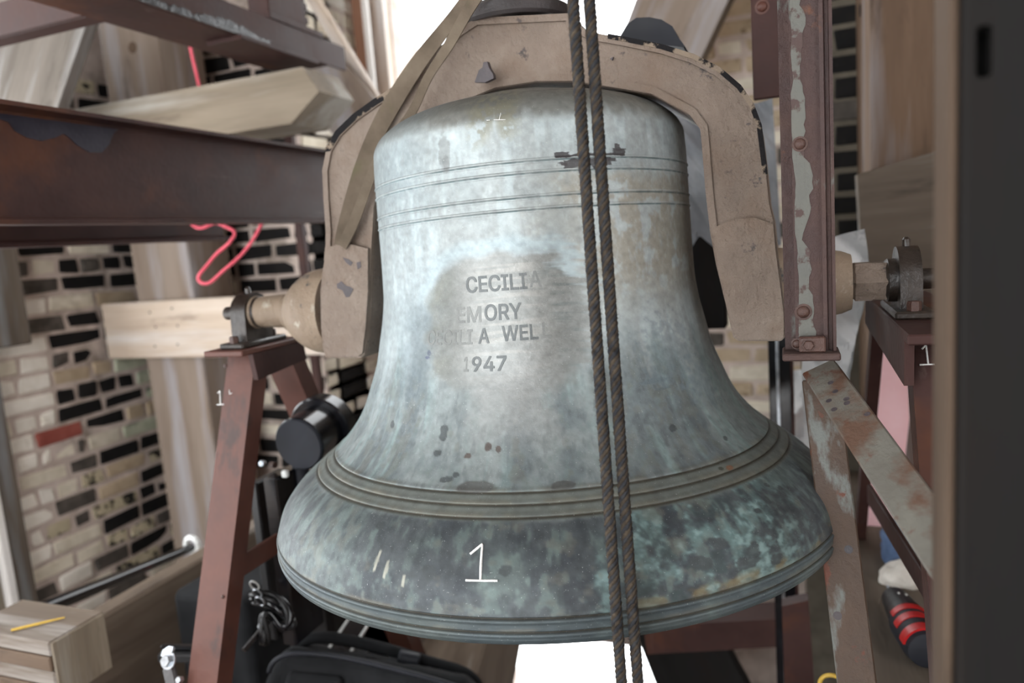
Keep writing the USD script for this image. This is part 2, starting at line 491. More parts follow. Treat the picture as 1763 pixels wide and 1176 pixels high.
def wall_slab(parent, name, rect, holes, axis, plane_axis, plane, thick, mat):
    """A wall in the plane plane_axis = plane (thick away from it), rect and holes = (a0, z0, a1, z1)."""
    poly = sg.box(*rect)
    for h in holes:
        poly = poly.difference(sg.box(*h))
    ms = []
    for g in getattr(poly, "geoms", [poly]):
        m = trimesh.creation.extrude_polygon(g, abs(thick), engine="earcut")
        T = np.zeros((4, 4))
        T[3, 3] = 1
        T[axis, 0], T[2, 1], T[plane_axis, 2] = 1, 1, np.sign(thick)
        T[plane_axis, 3] = plane
        m.apply_transform(T)
        if np.linalg.det(T[:3, :3]) < 0:
            m.invert()
        ms.append(m)
    return part(parent, name, cat(ms), mat, smooth=False)


XL, YB, YR, XR, YF, ZF, ZC = -2.75, 2.65, 3.20, 1.75, -1.6, -0.85, 4.3
RX0, RX1 = -1.91, 0.05     # the window recess in the back wall

# --- left wall: brick pier at the corner, then a wide opening
t = thing("wall_left", base=(XL, 0, ZF), kind="structure")
wall_slab(t, "mortar", (YF, ZF, YB + .3, ZC), [(-0.9, 0.55, 1.78, 3.7)], 1, 0, XL, -0.35, "mortar")
TR = {3: [(1.95, 2.1, "cream"), (2.11, 2.2, "mottled")], 2: [(1.967, 2.165, "black"), (2.175, 2.38, "cream"), (2.39, 2.5, "black")],
      1: [(1.93, 2.0, "soot"), (2.01, 2.114, "cream"), (2.124, 2.214, "black"), (2.224, 2.315, "soot"), (2.328, 2.42, "black"), (2.43, 2.53, "black")],
      0: [(1.915, 2.114, "soot"), (2.124, 2.331, "black"), (2.348, 2.53, "black")],
      -1: [(1.93, 2.045, "pale"), (2.055, 2.26, "cream"), (2.27, 2.48, "tan")],
      -2: [(1.82, 1.93, "cream"), (1.94, 2.115, "soot"), (2.125, 2.271, "black"), (2.281, 2.48, "black")],
      -3: [(1.82, 2.02, "pale"), (2.03, 2.27, "black"), (2.28, 2.48, "black")],
      -4: [(1.90, 2.02, "pale"), (2.03, 2.111, "soot"), (2.121, 2.273, "black"), (2.283, 2.48, "soot")],
      -5: [(1.81, 1.87, "pale"), (1.88, 2.012, "pale"), (2.022, 2.19, "tan"), (2.20, 2.30, "tan"), (2.31, 2.5, "green")],
      -6: [(1.80, 2.016, "pale"), (2.028, 2.109, "black"), (2.12, 2.21, "black"), (2.22, 2.305, "black"), (2.315, 2.40, "black"), (2.41, 2.5, "green")],
      -7: [(1.84, 1.93, "pale"), (1.945, 2.01, "pale"), (2.02, 2.226, "black"), (2.236, 2.44, "black"), (2.45, 2.53, "green")],
      -8: [(1.80, 1.90, "pale"), (1.913, 2.118, "red"), (2.13, 2.323, "black"), (2.333, 2.43, "tan"), (2.44, 2.53, "tan")],
      -9: [(1.82, 1.91, "pale"), (1.98, 2.07, "cream"), (2.08, 2.12, "soot"), (2.13, 2.29, "cream"), (2.30, 2.50, "green")],
      -10: [(1.82, 2.02, "cream"), (2.03, 2.16, "soot"), (2.172, 2.372, "black"), (2.384, 2.54, "black")],
      -11: [(1.81, 1.88, "pale"), (1.96, 2.06, "cream"), (2.07, 2.18, "mottled"), (2.19, 2.4, "tan"), (2.41, 2.54, "mottled")],
      -12: [(1.80, 1.94, "pale"), (1.95, 2.13, "soot"), (2.14, 2.345, "tan"), (2.356, 2.54, "black")],
      -13: [(1.82, 1.88, "pale"), (1.89, 2.0, "mottled"), (2.10, 2.33, "mottled"), (2.34, 2.43, "black"), (2.44, 2.54, "black")],
      -14: [(1.80, 1.90, "pale"), (1.91, 2.13, "cream"), (2.14, 2.325, "black"), (2.335, 2.54, "black")],
      -15: [(1.80, 1.99, "cream"), (2.0, 2.13, "cream"), (2.14, 2.25, "mottled"), (2.26, 2.40, "mottled"), (2.41, 2.54, "soot")],
      -16: [(1.80, 1.9, "soot"), (1.91, 2.06, "pale"), (2.07, 2.24, "soot"), (2.25, 2.46, "black")],
      -17: [(1.80, 1.88, "red"), (1.89, 1.96, "pale"), (1.97, 2.15, "cream"), (2.16, 2.4, "mottled")]}
lay_bricks(t, 1, 0, XL, 1, 1.785, YB - .006, 0.30, 2.80,
           lambda a, z: pick(black=6, soot=2, mottled=1) if z > 2.05 else pick(pale=3, cream=3) if a < 2.02 else pick(mottled=3, soot=2, cream=1, black=2), TR)

# --- back wall either side of the window recess
t = thing("wall_back", base=(0, YB, ZF), kind="structure")
wall_slab(t, "mortar", (XL, ZF, RX0, ZC), [], 0, 1, YB, 0.35, "mortar")
wall_slab(t, "mortar", (RX1, ZF, XR, ZC), [], 0, 1, YB, 0.90, "mortar_dark")
lay_bricks(t, 0, 1, YB, -1, XL + .004, RX0, 0.95, 2.95,
           lambda a, z: pick(black=9, soot=1, green=1) if z > 1.84 and a < -1.86 else pick(black=5, cream=4, tan=2, green=1) if a < -1.95 else pick(black=3, cream=5, pale=3))
lay_bricks(t, 0, 1, YB, -1, RX1, 0.50, 1.55, 2.95, lambda a, z: pick(black=14, soot=2) if not (2.24 < z < 2.32 and a < .15) else "tan")

# --- the recess: pale brick, a tall window gap above and a low opening at the floor
t = thing("wall_recess", base=(RX0, YR, ZF), kind="structure")
wall_slab(t, "mortar", (RX0 - .3, ZF, RX1 + .1, ZC), [(-1.735, 1.72, -0.36, 4.0), (-1.46, -0.8, -0.44, -0.02)], 0, 1, YR, 0.30, "mortar")
wall_slab(t, "mortar", (YB + .02, ZF, YR, ZC), [], 1, 0, RX0, -0.30, "mortar")
lay_bricks(t, 0, 1, YR, -1, -0.35, RX1 + .06, 0.75, 3.2, lambda a, z: pick(cream=5, tan=5, soot=1))
lay_bricks(t, 1, 0, RX0, 1, YB + .005, YR - .01, 0.75, 3.3, lambda a, z: pick(black=4, cream=4, tan=2) if (a < 2.9 and z < 1.5) else pick(soot=5, tan=3, black=2) if 1.75 < z < 2.2 else pick(cream=6, pale=5, tan=1))

# --- the other sides of the chamber (behind and beside the camera), with their own openings
t = thing("wall_right", base=(XR, 0, ZF), kind="structure")
wall_slab(t, "mortar_dark", (YF, ZF, YB, ZC), [(-1.4, 1.6, 0.2, 3.8)], 1, 0, XR, 0.35, "mortar")
t = thing("wall_front", base=(0, YF, ZF), kind="structure")
wall_slab(t, "mortar_dark", (XL, ZF, XR, ZC), [(-2.6, 0.6, 0.1, 4.0)], 0, 1, YF, -0.35, "mortar")
t = thing("ceiling", base=(0, 0, ZC), kind="structure")
for i in range(11):
    x0 = XL - .1 + i * 0.42
    part(t, "plank", box((x0, YF - .3, ZC), (x0 + .41, YR + .3, ZC + .04)), "wood_grey")
t = thing("floor", base=(0, 0, ZF), kind="structure")
for i in range(16):
    x0 = XL - .1 + i * 0.29
    part(t, "plank", box((x0, YF, ZF - .04), (x0 + .284, YR + .3, ZF)), "floor_boards")

# window frame of the recess
t = thing("window_1", base=(-1.7, 3.1, 1.72), kind="structure")
a = Y(606, 30, 3.02); b = Y(628, 30, 3.02)
part(t, "frame_board", box((a[0], 3.02, 1.5), (b[0], 3.06, 4.2)), "brown_trim")
a = Y(640, 30, 3.08); b = Y(660, 30, 3.08)
part(t, "frame_board", box((a[0], 3.08, 1.5), (b[0], 3.14, 4.2)), "wood_pale")
a = Y(661, 30, 3.18); b = Y(668, 30, 3.18)
part(t, "frame_board", box((a[0], 3.17, 1.5), (b[0], 3.21, 4.2)), "wood_grey")
a = Y(632, 30, 3.0)
part(t, "sill", box((-1.74, 3.1, 1.69), (-0.34, 3.5, 1.72)), "wood_grey")
single("conduit", tube([(a[0], 2.99, z) for z in np.linspace(1.2, 4.2, 12)], 0.016, 12), "white_paint", "thin white conduit pipe running up beside the brown window trim", "pipe")

# ================================================================ TIMBERS
PX1 = Y(286, 160, 2.30)[0]; PX0 = Y(184, 160, 2.30)[0]; PY1 = min(X(357, 136, PX1)[1], YB - .01)
m = box((PX0, 2.30, ZF), (PX1, PY1, ZC), .006)
F0 = np.eye(4); F0[:3, 3] = ((PX0 + PX1) / 2, 2.4, ZF)
t = thing("timber_post", "tall weathered timber post with whitish paint streaks in the left brick corner", "post", F0[:3, 3])
part(t, "post", m, "wood_painted", frame=F0)
kp = Y(228, 82, 2.30)
part(t, "knot", lathe([(0, 0), (0, .024), (.004, .02), (.006, .012), (.006, 0)], kp + [0, .002, 0], kp + [0, -1, 0], 18), "wood_brown")

a, b = Y(172, 524, 2.26), Y(560, 494, 2.26); c = Y(182, 618, 2.26)
t = thing("nailed_board", "pale wide board nailed level across the left timber post", "board", ((a[0] + b[0]) / 2, 2.27, c[2]))
m = box((a[0], 2.262, c[2]), (b[0], 2.299, a[2]), .004)
part(t, "board", m, "wood_pale", frame=frame_of((a[0], 2.28, (a[2] + c[2]) / 2), (b[0], 2.28, (a[2] + c[2]) / 2)))
for u, v in ((258, 538), (296, 531), (268, 563), (306, 561), (267, 596), (306, 593)):
    p = Y(u, v, 2.262)
    part(t, "nail", lathe([(0, 0), (0, .0045), (.0015, .0045), (.002, 0)], p, p + [0, -1, 0], 10), "dark_iron")

# chamfered beam end under the angle iron
pts = [Y(u, v, 2.0) for u, v in ((520, 115), (549, 157), (501, 213))]
z1, z0 = pts[0][2], pts[2][2]
sec = [(XL + .01, z0), (pts[2][0], z0), (pts[1][0], pts[1][2]), (pts[0][0], z1), (XL + .01, z1)]
m = slab([(x, 2.0, z) for x, z in sec], 0.20, (0, 1, 0))
F0 = frame_of((XL, 2.1, (z0 + z1) / 2), (pts[1][0], 2.1, (z0 + z1) / 2))
t = thing("timber_beam", "pale square timber beam with a chamfered pointed end under the brown angle iron", "beam", (-2.0, 2.1, z0))
part(t, "beam", m, "wood_tan", smooth=False, frame=F0)

m = slab([Y(u, v, 1.78) for u, v in ((170, -20), (72, 262), (-52, 262), (-10, 40), (-10, -20))], 0.04, (0, 1, 0))
F0 = frame_of(Y(70, 260, 1.85), Y(150, -20, 1.85), (0, -1, 0))
t = thing("timber_brace", "broad pale slanting timber brace at the upper left corner of the frame", "brace", m.bounds.mean(0))
part(t, "brace", m, "wood_silver", frame=F0)

for quad, y, mt, lab in ((((522, -10), (542, -10), (654, 172), (630, 172)), 2.62, "wood_pale", "narrow pale diagonal strip of wood behind the chamfered beam end"),
                         (((560, 70), (700, 236), (640, 310), (470, 110)), 2.58, "wood_painted", "wide tan diagonal plank with white paint stripes left of the iron yoke")):
    m = slab([Y(u, v, y) for u, v in quad], 0.03, (0, 1, 0))
    F0 = frame_of(Y(*quad[2], y), Y(*quad[1] if len(quad) < 4 else quad[0], y), (0, -1, 0))
    t = thing("diagonal_plank", lab, "plank", m.bounds.mean(0))
    part(t, "plank", m, mt, frame=F0)

m = slab([Y(u, v, 2.85) for u, v in ((1128, -90), (1060, 90), (1188, 140), (1296, -90))], 0.12, (0, 1, 0))
F0 = frame_of(Y(1120, 120, 2.9), Y(1210, -90, 2.9), (0, -1, 0))
t = thing("timber_brace", "slanting brown and white timber brace above the right shoulder of the yoke", "brace", m.bounds.mean(0))
part(t, "brace", m, "wood_painted", frame=F0)

WX0 = Y(1498, 50, 2.25)[0]; WX1 = WX0 + .24; WY1 = X(1473, 50, WX0)[1]
m = box((WX0, 2.25, ZF), (WX1, WY1, ZC), .006)
F0 = np.eye(4); F0[:3, 3] = ((WX0 + WX1) / 2, 2.4, ZF)
t = thing("timber_post", "tall orange-brown timber post with white flaking paint on the right side", "post", F0[:3, 3])
part(t, "post", m, "wood_orange", frame=F0)
hp = X(1481, 18, WX0)
part(t, "knot", lathe([(0, 0), (0, .02), (.003, .017), (.003, 0)], hp + [.001, 0, 0], hp + [-1, 0, 0], 16), "wood_dark", label="dark hole in the timber side")

m = slab([Y(u, v, 2.17) for u, v in ((1476, 300), (1625, 257), (1640, 560), (1500, 560), (1484, 440))], 0.07, (0, 1, 0))
F0 = frame_of(Y(1480, 380, 2.2), Y(1620, 365, 2.2))
t = thing("board", "grey weathered board fixed low across the orange-brown timber post", "board", m.bounds.mean(0))
part(t, "board", m, "wood_grey", frame=F0)

# timber very near the camera on the right
E0 = P(1654, 300, 0.45)
NX, NY = E0[0], E0[1]
NY1 = X(1624, 300, NX)[1]
m = m3.Manifold
body = box((NX, NY, ZF), (NX + .16, NY + .06, 3.2), .004)
slot0, slot1 = Y(1680, 45, NY), Y(1708, 132, NY)
cutter = box((slot0[0], NY - .05, slot1[2]), (slot1[0], NY + .03, slot0[2]), .002)
tm = lambda q: m3.Manifold(m3.Mesh(np.asarray(q.vertices, np.float32), np.asarray(q.faces, np.uint32)))
body = tri(tm(body) - tm(cutter))
F0 = np.eye(4); F0[:3, 3] = (NX + .08, NY + .05, ZF)
t = thing("near_post", "very dark upright timber close to the camera on the right edge", "post", F0[:3, 3])
part(t, "post", body, "wood_dark", smooth=False, frame=F0)  # shade on the front face is put into the near-black wood colour
part(t, "edge_board", box((NX - .006, NY + .003, ZF), (NX - .0005, NY1, 3.2), .002), "wood_lit_side", frame=F0, label="added brown strip imitating daylight on the left side of the dark upright")  # added strip; its lighter brown paints the daylit side of the post

# frame sills along the depth of the tower
def sill(label, x0, x1, y0, y1, z0, z1, mat):
    F = frame_of(((x0 + x1) / 2, y0, (z0 + z1) / 2), ((x0 + x1) / 2, y1, (z0 + z1) / 2))
    t = thing("frame_sill", label, "beam", ((x0 + x1) / 2, (y0 + y1) / 2, z0), group="timber sills of the frame")
    part(t, "beam", box((x0, y0, z0), (x1, y1, z1), .008), mat, frame=F)
    return t


SX = -1.70
sill("long rough timber sill running back below the left brick wall", SX - .07, SX, 0.4, YB - .02, 0.70, 1.055, "wood_weathered")
sill("grey timber sill under the cordless drill at lower right", 0.12, 0.42, 1.25, YB - .02, 0.82, 1.085, "wood_grey")
sill("dark timber sill carrying the left bearing stand", -1.26, -1.0, 0.5, 1.95, 0.36, 0.60, "wood_brown")

# laminated block on the sill
bz = 1.20
p0 = P(83, 1107, 1.5); p1 = P(178, 1047, 1.5)
t = thing("timber_block", "short stack of pale timber offcuts at the lower left corner", "wood block", (p0[0] - .1, p0[1] + .05, p0[2] - .13))
dy = X(178, 1047, p0[0])[1] - p0[1]
for i in range(4):
    zt = p0[2] - i * .034
    part(t, "plank", box((p0[0] - .26, p0[1] - .002 * (i % 2), zt - .032), (p0[0] - .003 * (i % 2), p0[1] + dy, zt), .003), "wood_brown" if i % 2 else "wood_weathered",
         frame=frame_of((p0[0] - .26, p0[1], zt), (p0[0], p0[1], zt)))
part(t, "end_grain", box((p0[0] - .002, p0[1] + .004, p0[2] - .134), (p0[0] + .004, p0[1] + dy - .003, p0[2] - .003), .002), "wood_tan", label="pale sawn end face")
BT = p0[2]
a, b = Z(20, 1088, BT), Z(112, 1066, BT)
single("drill_bit", cat(tube([a + [0, 0, .004], a * .45 + b * .55 + [0, 0, .004], b + [0, 0, .004]], [.003, .003, .0015], 10)), "yellow_metal",
       "thin brass-coloured drill bit lying on the timber block", "drill bit")

# crossing timbers below the bell
t = thing("cross_timber", "broad brown timber below the bell beside the bright gap", "beam", (-1.1, 2.0, .3))
F0 = frame_of(P(795, 1090, 2.95), P(735, 1260, 2.3), (0, -1, 0.6))
L0 = np.linalg.norm(P(795, 1090, 2.95) - P(735, 1260, 2.3))
m = box((-.24, -.10, -.5), (.24, .10, L0), .01); m.apply_transform(F0)
part(t, "timber", m, "wood_weathered", frame=F0)
t = thing("cross_timber", "dark grey slanting timber below the right rim of the bell", "beam", (-.5, 2.2, .2))
F0 = frame_of(P(1165, 1080, 2.9), P(1240, 1240, 2.5), (0, -1, 0.6))
L0 = np.linalg.norm(P(1165, 1080, 2.9) - P(1240, 1240, 2.5))
m = box((-.15, -.08, -.3), (.15, .08, L0), .01); m.apply_transform(F0)
part(t, "timber", m, "wood_dark", frame=F0)

# ================================================================ THE BELL
BO = np.array([-.43, 1.274, 1.95]); BN = np.array([-.01413567, .03279778, .99936204])
PROF = np.array([(.243, .0), (.243, .10), (.238, .125), (.230, .150), (.222, .19), (.210, .225), (.196, .25), (.18, .267), (.16, .2755), (.10, .278), (0, .279), (-.08, .281), (-.12, .286), (-.16, .2945),
                 (-.2, .3035), (-.24, .318), (-.28, .3345), (-.3, .346), (-.32, .361), (-.34, .3795), (-.36, .403), (-.38, .430), (-.4, .455), (-.42, .474), (-.44, .488), (-.46, .496), (-.48, .501), (-.505, .5015)])
e_ = -BO[:2] / np.linalg.norm(BO[:2])
BE1 = np.array([e_[0], e_[1], 0]); BE1 -= BN * (BE1 @ BN); BE1 /= np.linalg.norm(BE1)
BE2 = np.cross(BN, BE1)          # positive azimuth runs to the right of someone standing before the bell
if BE2 @ CR < 0:
    BE2 = -BE2
from scipy.interpolate import PchipInterpolator
_h = PROF[2:][::-1]
RAD = PchipInterpolator(_h[:, 0], _h[:, 1])
T_RINGS = (.103, .086, .052, .034)
B_RINGS = (-.352, -.364, -.376)
L_RINGS = (-.476, -.4935)


def relief(h):
    d = np.zeros_like(h)
    for r in T_RINGS:
        d += .0015 * np.exp(-((h - r) / .0014) ** 2) - .0005 * np.exp(-((h - r + .0042) / .0014) ** 2)
    for r in B_RINGS:
        d += -.0026 * np.exp(-((h - r) / .0012) ** 2) + .0014 * np.exp(-((h - r - .0035) / .0022) ** 2)
    for r in L_RINGS:
        d += -.0028 * np.exp(-((h - r) / .0013) ** 2) + .0012 * np.exp(-((h - r + .004) / .0024) ** 2)
    return d


def on_bell(phi, h, off=0.0):
    """Point of the bell's outer face at azimuth phi (degrees) and height h."""
    phi, h = np.radians(np.asarray(phi, float)), np.asarray(h, float)
    r = RAD(h) + relief(h) + off
    return BO + h[..., None] * BN + (r * np.cos(phi))[..., None] * BE1 + (r * np.sin(phi))[..., None] * BE2


# rows: outer face from the crown down, round the lip, then up inside
hh = [np.linspace(.238, .165, 60), np.linspace(.165, .115, 40), np.linspace(.115, .025, 120), np.linspace(.025, -.34, 240), np.linspace(-.34, -.385, 80), np.linspace(-.385, -.465, 70), np.linspace(-.465, -.503, 60)]
outer_h = np.unique(np.concatenate(hh))[::-1]
front = np.linspace(-102, 102, 820)
backp = np.linspace(102, 258, 120)[1:-1]
phi = np.concatenate([front, backp])
H, PH = np.meshgrid(outer_h, phi, indexing="ij")
R_ = RAD(H) + relief(H)
inner = [(-.509, .499), (-.511, .494), (-.509, .487), (-.48, .462), (-.42, .425), (-.36, .375), (-.3, .325), (-.2, .285), (-.05, .262), (.1, .258), (.16, .25), (.19, .2), (.2, .0005)]
top = [(.2435, .0005), (.2435, .10), (.2425, .112)]
prof = [(h, r) for h, r in top]
Hall = np.vstack([np.full((3, len(phi)), 0) + np.array([[p[0]] for p in top]), H, np.full((len(inner), len(phi)), 0) + np.array([[p[0]] for p in inner])])
Rall = np.vstack([np.full((3, len(phi)), 0) + np.array([[p[1]] for p in top]), R_, np.full((len(inner), len(phi)), 0) + np.array([[p[1]] for p in inner])])
PA = np.radians(np.vstack([phi] * len(Hall)))
V = BO + Hall[..., None] * BN + (Rall * np.cos(PA))[..., None] * BE1 + (Rall * np.sin(PA))[..., None] * BE2
nr, nc = Hall.shape
i, j = np.meshgrid(np.arange(nr - 1), np.arange(nc), indexing="ij")
j2 = (j + 1) % nc
FQ = np.stack([i * nc + j, (i + 1) * nc + j, (i + 1) * nc + j2, i * nc + j2], -1).reshape(-1, 4)
V = V.reshape(-1, 3)
# orientation: outward
c0 = V[FQ[nc * 200]].mean(0)
nn = np.cross(V[FQ[nc * 200][1]] - V[FQ[nc * 200][0]], V[FQ[nc * 200][2]] - V[FQ[nc * 200][0]])
if nn @ (c0 - BO) < 0:
    FQ = FQ[:, ::-1]

# patina, laid out in the bell's own azimuth and height
hv = Hall.ravel(); pv = np.degrees(PA).ravel(); pv = np.where(pv > 180, pv - 360, pv)
S3 = np.stack([np.cos(PA).ravel() * .3, np.sin(PA).ravel() * .3, hv], 1)
fb = meshkit.fbm
n_big = fb(S3 * 9, 4, 1)
n_mid = fb(S3 * 34, 4, 2)
n_fine = fb(S3 * 120, 3, 3)
n_str = fb(S3 * np.array([60, 60, 6]), 4, 4)
n_str2 = fb(S3 * np.array([26, 26, 3.5]), 4, 5)
n_v = fb(S3 * np.array([170, 170, 46]), 3, 14)
n_v2 = fb(S3 * np.array([95, 95, 60]), 4, 15)
n_hor = fb(S3 * np.array([9, 9, 130]), 4, 6)
sst = lambda x, a, b: (lambda t: t * t * (3 - 2 * t))(np.clip((x - a) / (b - a), 0, 1))


def C(*c): return np.array(lin(*c))


def blend(base, c, w):
    w = np.clip(w, 0, 1)[:, None]
    return base * (1 - w) + np.asarray(c) * w


col = np.tile(C(176, 184, 184), (len(hv), 1))
rgh = np.full(len(hv), .5)
col = blend(col, C(196, 208, 210), sst(n_str, .45, .7))
col = blend(col, C(168, 180, 182), sst(n_big, .5, .7) * .7)
# tan-grey film on the right of the upper part
tan = sst(pv + (n_big - .5) * 90, -12, 22) * sst(-hv + (n_mid - .5) * .05, -.10, -.06) * sst(hv, -.16, -.05)
col = blend(col, C(170, 164, 150), tan * .85)
col = blend(col, C(188, 200, 204), tan * sst(n_mid * .6 + n_str * .4, .54, .62) * .7)
# shoulder grime
col = blend(col, C(140, 140, 134), sst(hv + (n_str - .5) * .03, .155, .180) * .9)
col = blend(col, C(112, 112, 106), sst(hv + (n_mid - .5) * .03, .176, .2) * .7)
col = blend(col, C(96, 96, 90), np.exp(-((hv - .212) / .002) ** 2) * .7)
col = blend(col, C(96, 96, 90), np.exp(-((hv - .226) / .002) ** 2) * .7)
col = blend(col, C(136, 134, 116), sst(hv + (n_str - .5) * .12, .12, .17) * sst(-np.abs(pv + 10), -12, -4) * sst(n_fine * .5 + n_mid * .5, .42, .56) * .8)
# below the waist the patina turns darker and greener
low = sst(-hv + (n_str2 - .5) * .14, .15, .26)
col = blend(col, C(140, 150, 150), low * .75)
col = blend(col, C(104, 114, 118), low * sst(n_str2 * .6 + n_mid * .4, .44, .6) * .75)
col = blend(col, C(150, 172, 170), low * sst(n_str, .52, .68) * .7)
left = sst(-pv, 25, 45)
col = blend(col, C(150, 166, 172), left * sst(hv, -.34, -.2) * .35)
# band of mouldings and the sound bow
bow = sst(-hv + (n_mid - .5) * .012, .374, .382)
col = blend(col, C(80, 86, 90), bow * .9)
col = blend(col, C(66, 72, 78), bow * sst(n_mid * .5 + n_str2 * .5, .48, .6) * .8)
col = blend(col, C(108, 120, 118), bow * sst(n_str * .5 + n_mid * .5, .50, .62) * .7)
tqn = n_mid * .35 + n_str * .4 + n_fine * .25
tq = bow * sst(pv + (n_big - .5) * 30, 3, 14) * sst(-pv, -54, -36) * sst(tqn, .45, .60)
col = blend(col, C(112, 138, 137), tq * .85)
col = blend(col, C(140, 166, 165), tq * sst(n_fine * .5 + n_str * .5, .52, .64) * .9)
col = blend(col, C(72, 88, 88), bow * sst(pv, 4, 12) * sst(-pv, -40, -24) * sst(.5 - n_mid, .02, .09) * .7)
tl = bow * left
col = blend(col, C(124, 138, 136), tl * sst(n_str * .5 + n_str2 * .5, .40, .62) * .6)
mot = np.clip(low, 0, 1) * (1 - sst(-hv, .473, .477))
col = blend(col, C(128, 146, 142), mot * sst(n_v * .55 + n_v2 * .45, .51, .64) * (.30 + .16 * bow))
col = blend(col, C(62, 68, 72), mot * sst(1 - (n_v * .5 + n_v2 * .5), .52, .64) * (.26 + .18 * bow))
col = blend(col, C(120, 118, 108), mot * sst(n_v2 * .5 + n_str2 * .5, .56, .64) * .35)
up_ = sst(hv, -.16, -.04) * sst(-hv, -.15, -.13)
col = blend(col, C(150, 154, 152), up_ * sst(n_v * .4 + n_v2 * .6, .54, .66) * .28)
col = blend(col, C(206, 216, 218), up_ * sst(1 - (n_v * .5 + n_v2 * .5), .54, .64) * .24)
band = sst(-hv, .3505, .3525) * sst(hv, -.380, -.376)
col = blend(col, C(116, 120, 113), band * .75)
lip = sst(-hv, .4755, .478)
col = blend(col, C(104, 114, 113), lip * .85)
col = blend(col, C(84, 96, 104), lip * sst(n_big, .48, .62) * .6)
# the patch rubbed clean round the lettering, with curved wiping strokes
arc = hv - .0000125 * (pv + 6) ** 2 * -1
n_arc = fb(np.stack([np.cos(PA).ravel() * 3.2, np.sin(PA).ravel() * 3.2, arc * 170], 1), 3, 16)
edge_u = (pv + 11 + (n_mid - .5) * 10 + (n_arc - .5) * 16 * sst(pv, -14, 4)) / 26
edge_v = (hv + .128 + (n_mid - .5) * .02) / .104
rub = sst(1.10 - (np.abs(edge_u) ** 2.6 + np.abs(edge_v) ** 2.6) ** (1 / 2.6), 0, .20) * sst(hv, -.30, -.16)
col = blend(col, C(150, 152, 149), rub * .92)
col = blend(col, C(116, 126, 126), rub * sst(n_arc * .7 + n_mid * .3, .49, .62) * sst(pv + (n_mid - .5) * 20, -8, 8) * .7)
col = blend(col, C(130, 136, 134), rub * sst(-pv + (n_mid - .5) * 8, 20, 32) * .8)
col = blend(col, C(124, 126, 114), rub * sst(-pv, 24, 34) * sst(n_big, .46, .56) * .5)
col = blend(col, C(186, 184, 178), rub * sst(n_arc, .5, .62) * sst(-np.abs(pv + 8), -18, -4) * .45)  # sheen in the middle of the patch painted as lighter strokes
halo = sst(1.28 - (np.abs(edge_u) ** 2.6 + np.abs(edge_v) ** 2.6) ** (1 / 2.6), 0, .18) * (1 - rub) * sst(hv, -.14, -.05)
col = blend(col, C(186, 204, 210), halo * .7)
down = sst(1 - np.abs(pv + 8 + (n_mid - .5) * 16) / 15, 0, .5) * sst(-hv, .15, .2) * sst(hv, -.33, -.24)
col = blend(col, C(150, 152, 150), down * .75)
col = blend(col, C(112, 126, 132), sst(-np.abs(pv + 42 + (n_mid - .5) * 14), -11, -2) * sst(-np.abs(hv + .17 + (n_str - .5) * .08), -.10, -.03) * .6)
rgh = rgh - .17 * rub - .08 * down + .06 * low
# lines
for r in T_RINGS:
    col = blend(col, C(70, 100, 104), np.exp(-((hv - r + .0024) / .0009) ** 2) * (.35 + .65 * sst(n_str, .35, .6)))
    col = blend(col, C(198, 206, 206), np.exp(-((hv - r) / .0016) ** 2) * .5)
for r in B_RINGS + L_RINGS:
    col = blend(col, C(70, 64, 52), np.exp(-((hv - r) / .0014) ** 2) * .92)
    col = blend(col, C(140, 132, 112), np.exp(-((hv - r - .0035) / .0025) ** 2) * .35 * sst(n_mid, .4, .6))
col = blend(col, C(134, 118, 84), np.exp(-((hv + .468) / .006) ** 2) * sst(n_mid, .48, .6) * sst(pv, -10, 20) * .7)


def spot(ph, h, wp, hgt, c, w=.85, wob=.35):
    d = np.sqrt(((pv - ph) / wp) ** 2 + ((hv - h) / hgt) ** 2) + (n_fine - .5 + .6 * (n_v2 - .5)) * wob * 3
    return blend(col, c, sst(1.15 - d, 0, .3) * w)


DK = C(78, 84, 86)
for ph, h, wp, hg in ((-47, -.279, 1.2, .006), (-27.3, -.283, 1.4, .009), (-27.7, -.309, 1., .004), (-23, -.338, 1.6, .004), (-21.3, -.333, .9, .003), (-8, -.4225, 1.0, .006), (-20.1, -.429, 1.3, .009),
                      (-33, -.391, 1., .004), (31.6, -.2997, 1.1, .005), (46, -.330, .8, .003), (25.7, -.387, .8, .003), (25.8, -.423, 1.5, .007), (31.9, -.440, 1.5, .008), (35.5, -.460, 1.6, .006),
                      (22, -.439, 1.9, .009), (44.4, -.3877, .8, .003), (58, -.41, 1.6, .006), (29.6, -.4524, 2.6, .006), (41, -.40, 1, .004), (37, -.405, .8, .003), (28.6, -.449, 1.2, .005), (47, -.395, .7, .003)):
    col = spot(ph, h, wp, hg, DK)
col = spot(-14.7, -.2997, .8, .006, C(86, 72, 66)); col = spot(-19.4, -.311, .8, .004, C(92, 78, 72)); col = spot(-12, -.302, .6, .004, C(96, 84, 78))
col = spot(39.5, -.3594, 1.0, .0028, C(146, 104, 78)); col = spot(37.3, -.3576, .7, .002, C(74, 78, 66))
col = spot(31.7, -.2321, 4.5, .003, C(104, 118, 124), .7); col = spot(33, -.245, 3.5, .002, C(104, 118, 124), .6)
col = spot(40, -.20, 9, .05, C(144, 160, 168), .35, .8); col = spot(50, -.25, 7, .03, C(150, 168, 176), .35, .8)
for ph, h, l in ((-30.4, -.425, .012), (-28.1, -.433, .010), (-24.4, -.441, .007)):
    col = spot(ph, h, .35, l, C(186, 186, 172), .85, .15)
col = spot(-26.5, .128, 2.2, .026, C(150, 156, 156), .8, .2); col = spot(-26, .112, 1.2, .012, C(138, 142, 142), .6, .2)
